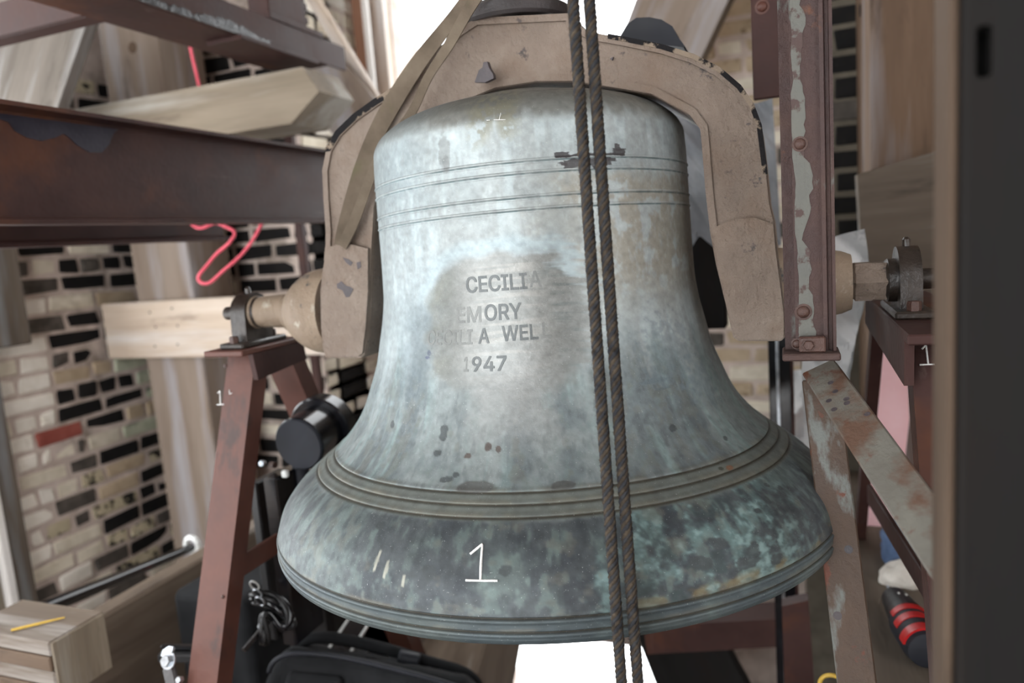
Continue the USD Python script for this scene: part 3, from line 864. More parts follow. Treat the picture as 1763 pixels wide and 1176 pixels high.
# dark scale left where the mould line was taped
TP = C(70, 66, 68)
wob_p, wob_h = (n_fine - .5) * 2.4 + (n_mid - .5) * 2, (n_mid - .5) * .006 + (n_fine - .5) * .004
for p0, p1, h0, h1 in ((8.2, 12.8, .1035, .1112), (8.2, 31, .1032, .1068), (26.2, 31.2, .1035, .1135), (27.3, 29.8, .110, .1205), (10.8, 25.5, .0885, .1), (9.2, 12, .092, .0972), (24, 27.5, .094, .0995), (18.5, 20.6, .083, .0885)):
    w_ = sst(pv + wob_p, p0 - .3, p0 + .3) * sst(-pv - wob_p, -p1 - .3, -p1 + .3) * sst(hv + wob_h, h0 - .0006, h0 + .0006) * sst(-hv - wob_h, -h1 - .0006, -h1 + .0006)
    col = blend(col, TP, w_ * .93)
for ph, h, wp, hg in ((-15.7, -.3455, 4.2, .0068), (2.2, -.3465, 2.4, .0048)):
    col = spot(ph, h, wp, hg, C(92, 92, 90), .8, .12)
col = spot(-36, -.17, .7, .004, C(90, 98, 120), .7, .3); col = spot(-36.5, -.1765, 1., .002, C(80, 84, 120), .7, .2)
inside = np.arange(nr)[:, None].repeat(nc, 1).ravel() >= 3 + len(outer_h)
col[inside & (hv > -.505)] = C(70, 70, 66)
col *= (1 + (n_fine - .5) * .5 + (n_mid - .5) * .35)[:, None]
col *= (.66 - .01 * bow + .20 * bow * sst(pv, 0, 35))[:, None]  # right of the sound bow lightened in colour to make up for shading

usdkit.material(stage, "/World/Looks/bell_bronze", {
    "c": ("attribute", {"attribute": "patina"}), "w": ("attribute", {"attribute": "wear"}),
    "t": ("texture_coordinate", {}), "n": ("noise_texture", {"scale": 130, "detail": 5, "roughness": .7}),
    "n2": ("noise_texture", {"scale": 420, "detail": 3, "roughness": .6}), "mr": ("map_range", {"from_min": .66, "from_max": .74, "to_max": .35, "clamp": True}), "mx": ("mix", {"color2": lin(214, 220, 218)}),
    "r": ("map_range", {"from_min": .3, "from_max": .7, "to_min": -.06, "to_max": .06}), "a": ("math", {"math_type": "add"}),
    "u": ("bump", {"strength": .16, "distance": .002}), "p": ("principled_bsdf", {"metallic": .35, "specular_ior_level": .5})},
    [("c.color", "mx.color1"), ("t.object", "n2.vector"), ("n2.fac", "mr.value"), ("mr.result", "mx.fac"), ("mx.color", "p.base_color"), ("t.object", "n.vector"), ("n.fac", "u.height"), ("u.normal", "p.normal"),
     ("w.fac", "a.value1"), ("n.fac", "r.value"), ("r.result", "a.value2"), ("a.value", "p.roughness")], surface="p.BSDF")

lipc = BO + BN * -.51
t = thing("bell", "large bronze bell with green-grey patina, raised lettering and a chalked 1 on its rim", "bell", lipc)
bp = f"{t}/body"
bm = usdkit.mesh(stage, bp, (V - lipc, FQ), "/World/Looks/bell_bronze", smooth=True)
BASE[bp] = lipc
pv_api = UsdGeom.PrimvarsAPI(bm)
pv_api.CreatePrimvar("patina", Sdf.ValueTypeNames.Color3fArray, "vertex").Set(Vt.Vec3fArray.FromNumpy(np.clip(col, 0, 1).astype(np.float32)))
pv_api.CreatePrimvar("wear", Sdf.ValueTypeNames.FloatArray, "vertex").Set(Vt.FloatArray.FromNumpy(rgh.astype(np.float32)))

surf("bell_letter", [(0.3, lin(78, 82, 83)), (0.7, lin(100, 103, 103))], scale=60, rough=(.32, .45), metallic=.35, bump=.1)
surf("bell_letter_worn", [(0.3, lin(104, 107, 106)), (0.7, lin(120, 122, 120))], scale=60, rough=(.32, .45), metallic=.35, bump=.1)


def bell_text(text, phi0, h0, size, width, mat="bell_letter", off=-.0006):
    m = meshkit.text_mesh(text, size, .0014, True)
    m = m.subdivide_to_size(.006)
    v = np.array(m.vertices)
    w = v[:, 0].max() - v[:, 0].min()
    v[:, 0] = (v[:, 0] - v[:, 0].min()) * width / w
    r0 = float(RAD(h0))
    p = on_bell(phi0 + np.degrees(v[:, 0] / r0), h0 + v[:, 1], 0)
    outw = p - (BO + ((p - BO) @ BN)[:, None] * BN)
    outw /= np.linalg.norm(outw, axis=1, keepdims=True)
    part(bp, "inscription", trimesh.Trimesh(p + outw * (v[:, 2] + off)[:, None], m.faces, process=False), mat, smooth=False)


deg = lambda d, h: math.radians(d) * float(RAD(h))
bell_text("CECILI", -22.3, -.081, .0225, deg(19.2, -.07))
bell_text("A", -2.4, -.079, .0225, deg(3.6, -.07), "bell_letter_worn", -.0011)
bell_text("EM", -26.0, -.125, .0225, deg(8.4, -.11), "bell_letter_worn", -.0011)
bell_text("ORY", -16.6, -.1235, .0225, deg(11.4, -.11))
bell_text("CECILI", -37.0, -.157, .021, deg(16.6, -.15), "bell_letter_worn", -.0011)
bell_text("A", -18.6, -.156, .021, deg(3.4, -.15))
bell_text("WEL", -11.4, -.1545, .021, deg(10.6, -.15))
bell_text("L", .4, -.153, .021, deg(2.6, -.15), "bell_letter_worn", -.0011)
bell_text("1", -23.2, -.1965, .0205, deg(1.6, -.19), "bell_letter_worn", -.0011)
bell_text("947", -20.6, -.1965, .0205, deg(10.4, -.19))


def bell_strokes(paths, width, mat="chalk", name="chalk_mark", label=None):
    ms = []
    for path in paths:
        q = np.array(path, float)
        k = np.linspace(0, len(q) - 1, 14 * (len(q) - 1))
        q = np.stack([np.interp(k, np.arange(len(q)), q[:, 0]), np.interp(k, np.arange(len(q)), q[:, 1])], 1)
        pts = on_bell(q[:, 0], q[:, 1], .0004)
        ms.append(tube(pts, width * (1 + .15 * RNG.normal(0, 1, len(pts)).cumsum() / 4).clip(.75, 1.25), 7))
    part(bp, name, cat(ms), mat, smooth=True, label=label)


bell_strokes([[(-13.9, -.4085), (-12.1, -.3985), (-11.7, -.4325)], [(-14.0, -.434), (-9.1, -.4335)]], .0016, label="white chalked figure 1")
bell_strokes([[(-9.6, .1642), (-6.0, .1626)], [(-7.9, .1640), (-7.4, .1735)], [(-11.8, .1650), (-10.8, .1646)]], .0005, label="thin scratched mark on the shoulder")

# ================================================================ THE YOKE
YF0 = 1.186                                 # front face of the yoke
YT = 0.176
outer = [(562, 617), (556, 600), (553, 560), (552, 500), (556, 465), (560, 440), (561, 400), (557, 342), (555, 293), (562, 256), (580, 226), (610, 197), (645, 172), (680, 150), (712, 128), (735, 105), (760, 78),
         (790, 50), (820, 30), (980, 22), (1003, 48), (1030, 57), (1075, 65), (1140, 78), (1195, 95), (1240, 118), (1275, 148), (1297, 180), (1310, 215), (1318, 280), (1325, 350), (1333, 382), (1338, 430), (1345, 480), (1352, 540), (1353, 580), (1345, 588), (1272, 588), (1262, 582)]
innr = [(1248, 520), (1232, 455), (1222, 400), (1214, 330), (1208, 255), (1205, 222), (1187, 198), (1122, 163), (1040, 149), (985, 141), (926, 141), (854, 152), (807, 171), (771, 190), (735, 211), (700, 232), (676, 258), (655, 300), (645, 360), (641, 430), (639, 500), (636, 560), (630, 610), (622, 617)]
yz = lambda pts, y: [(lambda q: (q[0], q[2]))(Y(u, v, y)) for u, v in pts]


def smooth_poly(pts, n=4):
    p = sg.Polygon(pts)
    return p.buffer(.006, join_style=1).buffer(-.012, join_style=1).buffer(.006, join_style=1)


ypoly = smooth_poly(yz(outer + innr, YF0))


def plate(poly, y0, y1):
    """A shape in the x-z plane between y0 and y1."""
    ms = []
    for g in getattr(poly, "geoms", [poly]):
        m = trimesh.creation.extrude_polygon(g, y1 - y0, engine="earcut")
        m.apply_transform(np.array([[1, 0, 0, 0], [0, 0, -1, y1], [0, 1, 0, 0], [0, 0, 0, 1.0]]))
        ms.append(m)
    return cat(ms)


def bevelled(poly, y0, y1, b=.006, n=3):
    """plate with a rounded edge toward y0, made of thin steps."""
    ms = [plate(poly, y0 + b, y1)]
    for k in range(n):
        a0, a1 = k / n * math.pi / 2, (k + 1) / n * math.pi / 2
        ins = b * (1 - math.cos(a0) if False else 1 - math.sin((k + 0.5) / n * math.pi / 2))
        ms.append(plate(poly.buffer(-ins), y0 + b * (1 - math.sin((n - k - .0) / n * math.pi / 2)) if False else y0 + b * (n - 1 - k) / n, y0 + b + .0005))
    return cat(ms)


hub_c = Y(889, 80, 1.274)
HX = hub_c[0]
hz0, hz1 = Y(889, 150, 1.17)[2], Y(889, 16, 1.17)[2]
PZ = 1.838                                   # height of the trunnions
t = thing("yoke", "arched cast iron yoke in chipped tan paint straddling the bell", "bell yoke", (HX, 1.274, 1.7))
ARCH = part(t, "arch", bevelled(ypoly, YF0 + .003, YF0 + YT), "tan_paint")
# raised border that follows the outline of the casting
rim = ypoly.difference(ypoly.buffer(-.013))
rim = rim.intersection(sg.box(-3, -3, 3, 3))
part(ARCH, "rim", plate(rim.buffer(-.001), YF0 - .002, YF0 + .006), "tan_paint")
edge = ypoly.difference(ypoly.buffer(-.004)).intersection(sg.box(-3, Y(700, 300, YF0)[2], 3, 4))
for k, (e0, e1, ww) in enumerate((((558, 262), (716, 118), .0105), ((1060, 60), (1316, 300), .006))):
    a_, b_ = Y(*e0, YF0), Y(*e1, YF0)
    band = ypoly.buffer(.0012).difference(ypoly.buffer(-ww)).intersection(sg.box(min(a_[0], b_[0]) - .012, min(a_[2], b_[2]), max(a_[0], b_[0]) + .012, 4))
    band = band.difference(sg.box(a_[0] + .03, 0, b_[0], a_[2] + .01)) if k == 0 else band
    band = max(getattr(band, "geoms", [band]), key=lambda g: g.area)
    part(ARCH, "edge_wear", plate(band, YF0 - .0032, YF0 + .02), "edge_chipped", label="bare dark band along the arch edge")
# heavier pads at the feet of both arms
padr = sg.Polygon(yz([(1224, 392), (1260, 376), (1300, 372), (1334, 384), (1338, 430), (1346, 490), (1352, 540), (1352, 580), (1344, 586), (1274, 586), (1264, 578), (1250, 520), (1236, 460)], YF0)).buffer(-.002)
padl = sg.Polygon(yz([(563, 424), (600, 416), (640, 426), (640, 500), (636, 560), (630, 608), (622, 614), (566, 614), (560, 598), (558, 540), (560, 470)], YF0)).buffer(-.002)
part(t, "pad", bevelled(padr, YF0 - .010, YF0 + .004, .004, 2), "tan_paint")
part(t, "pad", bevelled(padl, YF0 - .010, YF0 + .004, .004, 2), "tan_paint")
# hub
hub = lathe([(hz0 + .002, .0), (hz0 + .002, .158), (hz0 + .012, .168), (hz0 + .03, .170), (hz0 + .07, .166), (hz1 - .022, .160), (hz1 - .018, .163), (hz1 - .004, .163), (hz1, .158), (hz1, 0)], (HX, 1.334, 0), (HX, 1.334, 1), 128)
hub_top = lathe([(hz0 + .03, 0), (hz0 + .03, .100), (hz1 - .022, .099), (hz1 - .018, .102), (hz1 - .004, .102), (hz1, .098), (hz1, 0)], (HX, 1.262, 0), (HX, 1.262, 1), 72)
tom = lambda q: m3.Manifold(m3.Mesh(np.asarray(trimesh.Trimesh(q.vertices, q.faces).vertices, np.float32), np.asarray(trimesh.Trimesh(q.vertices, q.faces).faces, np.uint32)))
hub = tri(tom(hub) ^ m3.Manifold.cube((.21, .24, 2), True).translate((HX, 1.25, hz0)) + tom(hub_top))
HUB = part(t, "hub", hub, "tan_paint")
part(HUB, "hub_cap", lathe([(hz1 - .001, 0), (hz1 - .001, .100), (hz1 + .004, .104), (hz1 + .022, .102), (hz1 + .03, .09), (hz1 + .034, 0)], (HX, 1.274, 0), (HX, 1.274, 1), 72), "dark_iron", label="dark cap ring on the hub")
part(HUB, "crown_bolt", lathe([(hz1 + .03, 0), (hz1 + .03, .035), (hz1 + .08, .035), (hz1 + .085, .03), (hz1 + .085, 0)], (HX, 1.274, 0), (HX, 1.274, 1), 6), "dark_iron")
for u, v in ((893, 62), (800, 38)):
    p = Y(u, v, 1.172)
# trunnion bosses
lx0 = Y(556, 540, 1.274)[0]
lx1 = Y(500, 545, 1.274)[0]
lx2 = Y(447, 545, 1.274)[0]
dl = lx0 - lx1
part(t, "boss", lathe([(-.03, 0), (-.03, .086)] + [(dl * s, .042 + .046 * math.cos(s * math.pi / 2) ** .8) for s in np.linspace(0, 1, 10)] + [(dl * 1.12, .040), (dl * 1.12, 0)], (lx0 + .012, 1.274, PZ - .004), (lx0 - 1, 1.274, PZ - .004), 56), "tan_paint_chipped")
part(t, "trunnion", lathe([(0, 0), (0, .036), (lx1 - lx2 - .004, .033), (lx1 - lx2 + .004, .036), (lx1 - lx2 + .010, .036), (lx1 - lx2 + .012, 0)], (lx1, 1.274, PZ), (lx1 - 1, 1.274, PZ), 36), "tan_paint_chipped")
part(t, "shaft_end", lathe([(.0, 0), (.0, .0145), (.075, .0145), (.079, .011), (.079, 0)], (lx1 - (lx1 - lx2 + .011), 1.274, PZ), (lx1 - 2, 1.274, PZ), 28), "oily_iron", label="dark round shaft end")
rx0 = Y(1400, 495, 1.274)[0]; rx1 = Y(1465, 490, 1.274)[0]; rx2 = Y(1527, 483, 1.274)[0]
part(t, "boss", lathe([(-.06, 0), (-.06, .062), (0, .058), ((rx1 - rx0) * .75, .050), (rx1 - rx0, .044), (rx1 - rx0, 0)], (rx0, 1.274, PZ + .006), (rx0 + 1, 1.274, PZ + .006), 56), "tan_paint_chipped")
part(t, "nut", cat(lathe([(0, 0), (0, .030), (.003, .034), ((rx2 - rx1) * .52, .034), ((rx2 - rx1) * .52, 0)], (rx1 + .002, 1.274, PZ + .006), (rx1 + 1, 1.274, PZ + .006), 6),
                   lathe([(0, 0), (0, .033), ((rx2 - rx1) * .44, .033), ((rx2 - rx1) * .47, .029), ((rx2 - rx1) * .47, 0)], (rx1 + (rx2 - rx1) * .52, 1.274, PZ + .006), (rx1 + 1, 1.274, PZ + .006 + .0), 6)), "tan_paint", label="dusty hexagonal nut")
part(t, "trunnion", lathe([(0, 0), (0, .016), (.14, .016), (.144, .012), (.144, 0)], (rx1, 1.274, PZ + .006), (rx1 + 1, 1.274, PZ + .006), 28), "oily_iron")


def chip(pts, y, mat="dark_chip"):
    part(ARCH, "paint_chip", plate(sg.Polygon(yz(pts, y)).buffer(0), y - .0008, y + .004), mat)


chip([(580, 489), (588, 484), (596, 492), (604, 494), (609, 498), (602, 511), (596, 512), (590, 500), (581, 496)], YF0 - .010)
chip([(590, 443), (600, 446), (608, 452), (604, 458), (596, 452)], YF0 - .010)
chip([(614, 452), (621, 450), (622, 460), (616, 464)], YF0 - .010)
chip([(1050, 101), (1056, 98), (1054, 104)], YF0 - .0025)
# flaked patch on the round hub, bent to its face
fl = []
for u, v in ((829, 144), (836, 124), (842, 119), (843, 111), (849, 110), (852, 121), (858, 132), (859, 139), (846, 145)):
    p = Y(u, v, 1.174)
    d = np.array([p[0] - HX, p[1] - 1.262]); d *= .1075 / np.linalg.norm(d)
    fl.append([HX + d[0], 1.262 + d[1], p[2]])
fl = np.array(fl)
cen = fl.mean(0); nrm = np.array([cen[0] - HX, cen[1] - 1.262, 0]); nrm /= np.linalg.norm(nrm)
fl -= nrm * ((fl - cen) @ nrm)[:, None]
part(HUB, "paint_chip", slab(fl - nrm * .006, .0085, nrm), "dark_chip")
YOKE = t

# the dark lump of hardware on the yoke's right shoulder
pp = sg.Polygon(yz([(1072, 66), (1084, 46), (1098, 36), (1120, 35), (1140, 39), (1158, 50), (1166, 66), (1178, 82), (1120, 76)], 1.38)).buffer(.002)
single("clamp_block", plate(pp, 1.366, 1.44), "black_rubber", "rounded black block on top of the yoke's right shoulder", "clamp")

# ================================================================ BEARINGS AND STANDS
def bearing(label, x0, x1, zc, ztop, r):
    cx = (x0 + x1) / 2
    t = thing("bearing", label, "bearing", (cx, 1.274, ztop), group="pillow bearings of the bell")
    th = np.linspace(0, math.pi, 20)
    ring = sg.Polygon([(1.274 + r * math.cos(a), zc + r * math.sin(a)) for a in th] + [(1.274 - r * 1.05, ztop + .02), (1.274 + r * 1.05 - 2.1 * r, ztop + .008), (1.274 + r * 1.05, ztop + .008), (1.274 + r * 1.05, ztop + .02)]).convex_hull
    ring = ring.difference(sg.Point(1.274, zc).buffer(.0175))
    m = trimesh.creation.extrude_polygon(ring, x1 - x0, engine="earcut")
    m.apply_transform(np.array([[0, 0, 1, x0], [1, 0, 0, 0], [0, 1, 0, 0], [0, 0, 0, 1.0]]))
    HS = part(t, "housing", m, "oily_iron", smooth=30)
    part(HS, "collar", lathe([(0, .0175), (0, .034), (.012, .034), (.016, .030), (.016, .0175)], (x1 if cx < -.5 else x0, 1.274, zc), ((x1 if cx < -.5 else x0) + (1 if cx < -.5 else -1), 1.274, zc), 32), "oily_iron")
    FT = part(t, "foot", box((x0 - .012, 1.274 - r * 1.75, ztop), (x1 + .012, 1.274 + r * 1.75, ztop + .012), .003), "oily_iron")
    for s in (-1, 1):
        part(FT, "bolt", bolt((cx, 1.274 + s * r * 1.45, ztop + .012), (0, 0, 1), .010, .014), "rivet_rust")
    part(HS, "grease_cup", lathe([(0, 0), (0, .006), (.012, .006), (.016, .003), (.016, 0)], (cx, 1.274, zc + r - .002), (cx, 1.274, zc + r + 1), 12), "oily_iron")


LZ = 1.768
lb0, lb1 = Y(424, 545, 1.274)[0], Y(446, 545, 1.274)[0]
bearing("oily pillow bearing with a round shaft end on the left stand", lb0 - .006, lb1 - .002, PZ, LZ, .042)
RZ = 1.792
bearing("dark pillow bearing beside the hexagonal nut on the right stand", rx2 + .012, rx2 + .042, PZ + .006, RZ, .052)


def chalk_on(parent, strokes, plane_pt, w, shift):
    """strokes: lists of 3D points lying on a face; shift lifts them off it."""
    ms = []
    for s in strokes:
        q = spline(s, 12) if len(s) > 2 else np.linspace(s[0], s[1], 8)
        ms.append(tube(q + shift, w, 6))
    part(parent, "chalk_mark", cat(ms), "chalk", smooth=True)


def sheared(x0, x1, y0, z0, y1, z1, thick, mat_r=.003):
    """A leg between heights z0 (top) and z1 (bottom) whose front edge runs from y0 to y1."""
    pts = []
    for x in (x0, x1):
        for dz, (y, z) in ((0, (y0, z0)), (0, (y1, z1))):
            for th in (0, thick):
                pts.append((x, y + th, z))
    m = hull(pts)
    return m


# left stand
SXR, SXL = -1.062, -1.135
tf = X(440, 603, SXR); bf = X(373, 1176, SXR); ty, tz = tf[1], LZ - .012
sl = (tf[1] - bf[1]) / (tf[2] - bf[2])
zb = 0.60
t = thing("bearing_stand", "brown steel A-shaped stand chalked 1L left of the bell", "bearing stand", ((SXL + SXR) / 2, 1.29, zb))
thk = X(405, 1176, SXR)[1] - bf[1]
LEG = part(t, "front_leg", sheared(SXL, SXR, ty, tz, bf[1] - sl * (bf[2] - zb), zb, thk), "brown_steel", smooth=False)
cy0, cy1 = X(428, 600, -1.052)[1], X(517, 580, -1.052)[1]
cz0 = X(437, 655, -1.052)[2]
part(t, "cap_plate", box((SXL - .012, cy0 - .028, LZ - .012), (-1.046, cy1 + .01, LZ), .002), "brown_steel")
part(t, "gusset", slab([(-1.056, cy0, LZ - .012), (-1.056, cy1 - .002, LZ - .012), (-1.056, cy1 + .004, cz0 + .014), (-1.056, cy0 + .008, cz0)], .012, (1, 0, 0)), "brown_beam", smooth=False)
rt = X(500, 632, SXR); rb = X(548, 720, SXR)
rs = (rb[1] - rt[1]) / (rt[2] - rb[2])
part(t, "rear_leg", sheared(SXL, SXR, rt[1] - .012, LZ - .012, rt[1] - .012 + rs * (LZ - .012 - zb) * .74, zb, .05), "brown_steel", smooth=False)
ca = X(425, 972, SXR); 
part(t, "cross_bar", box((SXR - .012, ca[1] - .02, ca[2] - .022), (SXR - .002, rt[1] + rs * (LZ - ca[2]) * .92, ca[2] + .022), .002), "brown_steel")
fy = lambda z: ty - sl * (tz - z) - .0004          # front face at height z
def leg_pt(u, v):
    # on the sloping front face of the leg
    d = ray(u, v); lo_, hi_ = .5, 3.
    for _ in range(60):
        mid = (lo_ + hi_) / 2
        p = CAM + d * mid
        lo_, hi_ = (lo_, mid) if p[1] > fy(p[2]) else (mid, hi_)
    return CAM + d * lo_
chalk_on(LEG, [[leg_pt(375, 677), leg_pt(379, 673)], [leg_pt(379, 673), leg_pt(380, 696)], [leg_pt(374, 697), leg_pt(386, 696)]], None, .0011, np.array([0, -.0006, 0]))
chalk_on(LEG, [[leg_pt(395, 671), leg_pt(395.5, 678)], [leg_pt(395.5, 678), leg_pt(400, 677)]], None, .0008, np.array([0, -.0006, 0]))
for u, v in ((388, 630), (384, 1028)):
    q = leg_pt(u, v)
    part(LEG, "rivet", rivet(q, (0, -1, 0), .0035), "rivet_rust")

# right stand; its dimmer light is put in as a darker brown
RSX0, RSX1 = .160, .245
c0 = X(1492, 545, RSX0 - .012); c1 = X(1560, 545, RSX0 - .012); cb = X(1562, 668, RSX0 - .012)
t = thing("bearing_stand", "brown steel A-shaped stand chalked 1R right of the bell", "bearing stand", (.2, 1.25, 1.0853))
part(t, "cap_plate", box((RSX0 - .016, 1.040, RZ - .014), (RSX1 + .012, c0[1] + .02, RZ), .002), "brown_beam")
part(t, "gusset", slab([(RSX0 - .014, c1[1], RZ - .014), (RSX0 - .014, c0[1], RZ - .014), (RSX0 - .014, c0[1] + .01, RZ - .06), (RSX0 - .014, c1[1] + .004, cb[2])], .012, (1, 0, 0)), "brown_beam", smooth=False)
l0 = X(1567, 600, RSX0); l1 = X(1597, 1000, RSX0)
rsl = (l0[1] - l1[1]) / (l0[2] - l1[2])
zb2 = 1.0853
ftop = l0[1] + rsl * (RZ - .014 - l0[2])
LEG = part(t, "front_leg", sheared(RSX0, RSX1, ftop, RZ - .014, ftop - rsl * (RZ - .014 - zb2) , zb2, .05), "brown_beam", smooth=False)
r0 = X(1495, 600, RSX0); r1 = X(1478, 830, RSX0)
rrs = (r1[1] - r0[1]) / (r0[2] - r1[2])
rtop = r0[1] - rrs * (RZ - .014 - r0[2])
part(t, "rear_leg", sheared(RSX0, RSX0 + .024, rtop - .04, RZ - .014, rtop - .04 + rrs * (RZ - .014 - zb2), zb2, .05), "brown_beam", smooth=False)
ca = X(1497, 850, RSX0)
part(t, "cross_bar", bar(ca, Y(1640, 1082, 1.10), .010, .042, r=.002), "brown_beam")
ffy = lambda z: ftop - rsl * (RZ - .014 - z) - .0004
def rleg_pt(u, v):
    d = ray(u, v); lo_, hi_ = .4, 3.
    for _ in range(60):
        mid = (lo_ + hi_) / 2
        p = CAM + d * mid
        lo_, hi_ = (lo_, mid) if p[1] > ffy(p[2]) else (mid, hi_)
    return CAM + d * lo_
chalk_on(LEG, [[rleg_pt(1587, 601), rleg_pt(1594, 594)], [rleg_pt(1594, 594), rleg_pt(1598, 627)], [rleg_pt(1583, 628), rleg_pt(1609, 627)]], None, .0013, np.array([0, -.0006, 0]))
chalk_on(LEG, [[rleg_pt(1612, 609), rleg_pt(1612, 598)], [rleg_pt(1612, 598), rleg_pt(1619, 597)], [rleg_pt(1619, 597), rleg_pt(1619, 603)], [rleg_pt(1612, 604), rleg_pt(1619, 603)], [rleg_pt(1615, 604), rleg_pt(1620, 609)]], None, .0008, np.array([0, -.0006, 0]))

# ================================================================ STEELWORK
def channel(web, depth, h, tw, tf):
    """Channel section: web at a=0..tw, flanges to a=depth, b from 0 to h."""
    return sg.Polygon([(0, 0), (depth, 0), (depth, tf * .7), (tw + .006, tf), (tw, tf + .006), (tw, h - tf - .006), (tw + .006, h - tf), (depth, h - tf * .7), (depth, h), (0, h)])


bz0, bz1 = X(0, 386, -1.42)[2], X(0, 170, -1.42)[2]
# frame_of(p0->p1 along +y, up z): a axis = y x ... points to +x or -x; choose by drawing from back to front
t = thing("channel_beam", "deep brown steel channel beam crossing the left side at mid height", "steel beam", (-1.45, 1.6, bz0))
sec = channel(0, .055, bz1 - bz0, .009, .013)
m = extrude(sec, (-1.475, YB - .01, bz0), (-1.475, .45, bz0))
if m.bounds[1][0] < -1.45:
    m = extrude(sg.Polygon([(-a, b) for a, b in sec.exterior.coords]), (-1.475, YB - .01, bz0), (-1.475, .45, bz0))
part(t, "beam", m, "brown_beam", smooth=False, frame=frame_of((-1.45, .45, (bz0 + bz1) / 2), (-1.45, YB, (bz0 + bz1) / 2)))
WP = -1.466
pts = [X(u / 2.8, v / 2.8, WP) for u, v in ((-60, 555), (0, 575), (40, 590), (70, 632), (130, 665), (200, 680), (270, 662), (303, 645), (330, 662), (370, 700), (430, 735), (490, 735), (522, 700), (548, 640), (590, 612), (560, 585), (0, 535), (-60, 520))]
part(t, "paint_patch", slab(pts, .0012, (1, 0, 0)), "blue_black_paint", smooth=False, label="dark scalloped smear of paint along the web")
pts = [X(u / 2.8, v / 2.8, WP) for u, v in ((690, 615), (740, 606), (860, 620), (930, 634), (800, 640), (720, 640), (685, 630))]
part(t, "paint_patch", slab(pts, .0012, (1, 0, 0)), "tar", smooth=False)

b2 = X(0, 427, -1.80)[2]
t = thing("channel_beam", "second brown steel beam low behind the deep channel beam at left", "steel beam", (-1.82, 1.5, b2))
e2 = X(404, 395, -1.80)[1]
sec = channel(0, .06, .20, .009, .014)
m = extrude(sec, (-1.86, e2, b2), (-1.86, .5, b2))
if m.bounds[1][0] < -1.83:
    m = extrude(sg.Polygon([(-a, b) for a, b in sec.exterior.coords]), (-1.86, e2, b2), (-1.86, .5, b2))
part(t, "beam", m, "brown_beam", smooth=False, frame=frame_of((-1.83, .5, b2), (-1.83, 2, b2)))

# angle iron at the upper left and its bracket
AX = -1.45
za0 = X(493, 87, AX)[2]; ya1 = X(597, 120, AX)[1]; za1 = za0 + .082
t = thing("angle_iron", "long brown angle iron with a tarred edge at the upper left", "steel beam", (AX - .05, 1.7, za0))
part(t, "upright_leg", box((AX - .010, .5, za0), (AX, ya1, za1), .002), "brown_beam")
part(t, "flat_leg", box((AX - .198, .5, za0), (AX - .0105, ya1 - .10, za0 + .010), .002), "brown_beam")
n = 70
yy = np.linspace(1.0, ya1 - .42, n)
up = .020 + .012 * np.sin(yy * 19) * RNG.uniform(.4, 1, n) + RNG.normal(0, .003, n)
poly = [(AX + .0008, y, za0 - .001) for y in yy] + [(AX + .0008, y, za0 + max(u, .006)) for y, u in zip(yy[::-1], up[::-1])]
part(t, "tar_smear", slab(np.array(poly) - [.001, 0, 0], .0030, (1, 0, 0)), "tar", smooth=False, label="glossy black tar along the lower edge")
q0 = X(415, 107, AX)[1]; q1 = X(545, 115, AX)[1]
part(t, "bearing_plate", box((AX - .115, q0, za0 - .014), (AX + .012, q1, za0 - .001), .002), "brown_beam")
k0 = X(450, 40, AX)[1]; k1 = X(553, 60, AX)[1]
t2 = thing("steel_bracket", "stepped brown steel bracket standing on the angle iron", "bracket", (AX - .04, k1, za1))
part(t2, "base", box((AX - .10, k0 + .04, za1 + .0005), (AX + .004, k1 + .01, za1 + .018), .002), "brown_beam")
part(t2, "upright", box((AX - .09, k0 + .06, za1 + .018), (AX - .012, k1 - .07, za1 + .34), .003), "brown_beam")
part(t2, "rack", cat([box((AX - .085, k1 - .069, za1 + .018 + i * .022), (AX - .02, k1 - .045 + .010 * (i % 2), za1 + .040 + i * .022), .002) for i in range(14)]), "brown_beam", smooth=False, label="toothed rear edge of the bracket")
zc_ = Y(0, 62, 1.47)[2]
t = thing("cross_angle", "brown steel cross bar in the top left corner", "steel beam", (-1.9, 1.36, zc_))
part(t, "flange", box((-2.74, 1.47, zc_), (AX - .199, 1.482, zc_ + .085), .002), "brown_beam")
part(t, "web", box((-2.74, 1.483, zc_), (AX - .199, 1.54, zc_ + .010), .002), "brown_beam")

h0, h1 = Y(516, 385, 2.52), Y(553, 715, 2.52)
single("hanger_rod", box((h0[0] - .018, 2.505, h1[2] - .3), (h0[0] + .018, 2.535, ZC - .002), .003), "brown_beam", "thin dark steel upright against the back wall left of the yoke", "steel post")
lo_ = Y(1297, 172, 1.55); hi_ = Y(1343, 0, 1.55)
t = thing("hanger_strap", "dark brown steel strap hanging behind the rusty upright at the top", "steel post", ((lo_[0] + hi_[0]) / 2, 1.56, lo_[2]))
part(t, "strap", box((lo_[0], 1.55, lo_[2]), (hi_[0] + .004, 1.565, 3.1), .002), "brown_beam")
part(t, "bolt", rivet(Y(1312, 12, 1.55), (0, -1, 0), .010), "brown_steel")

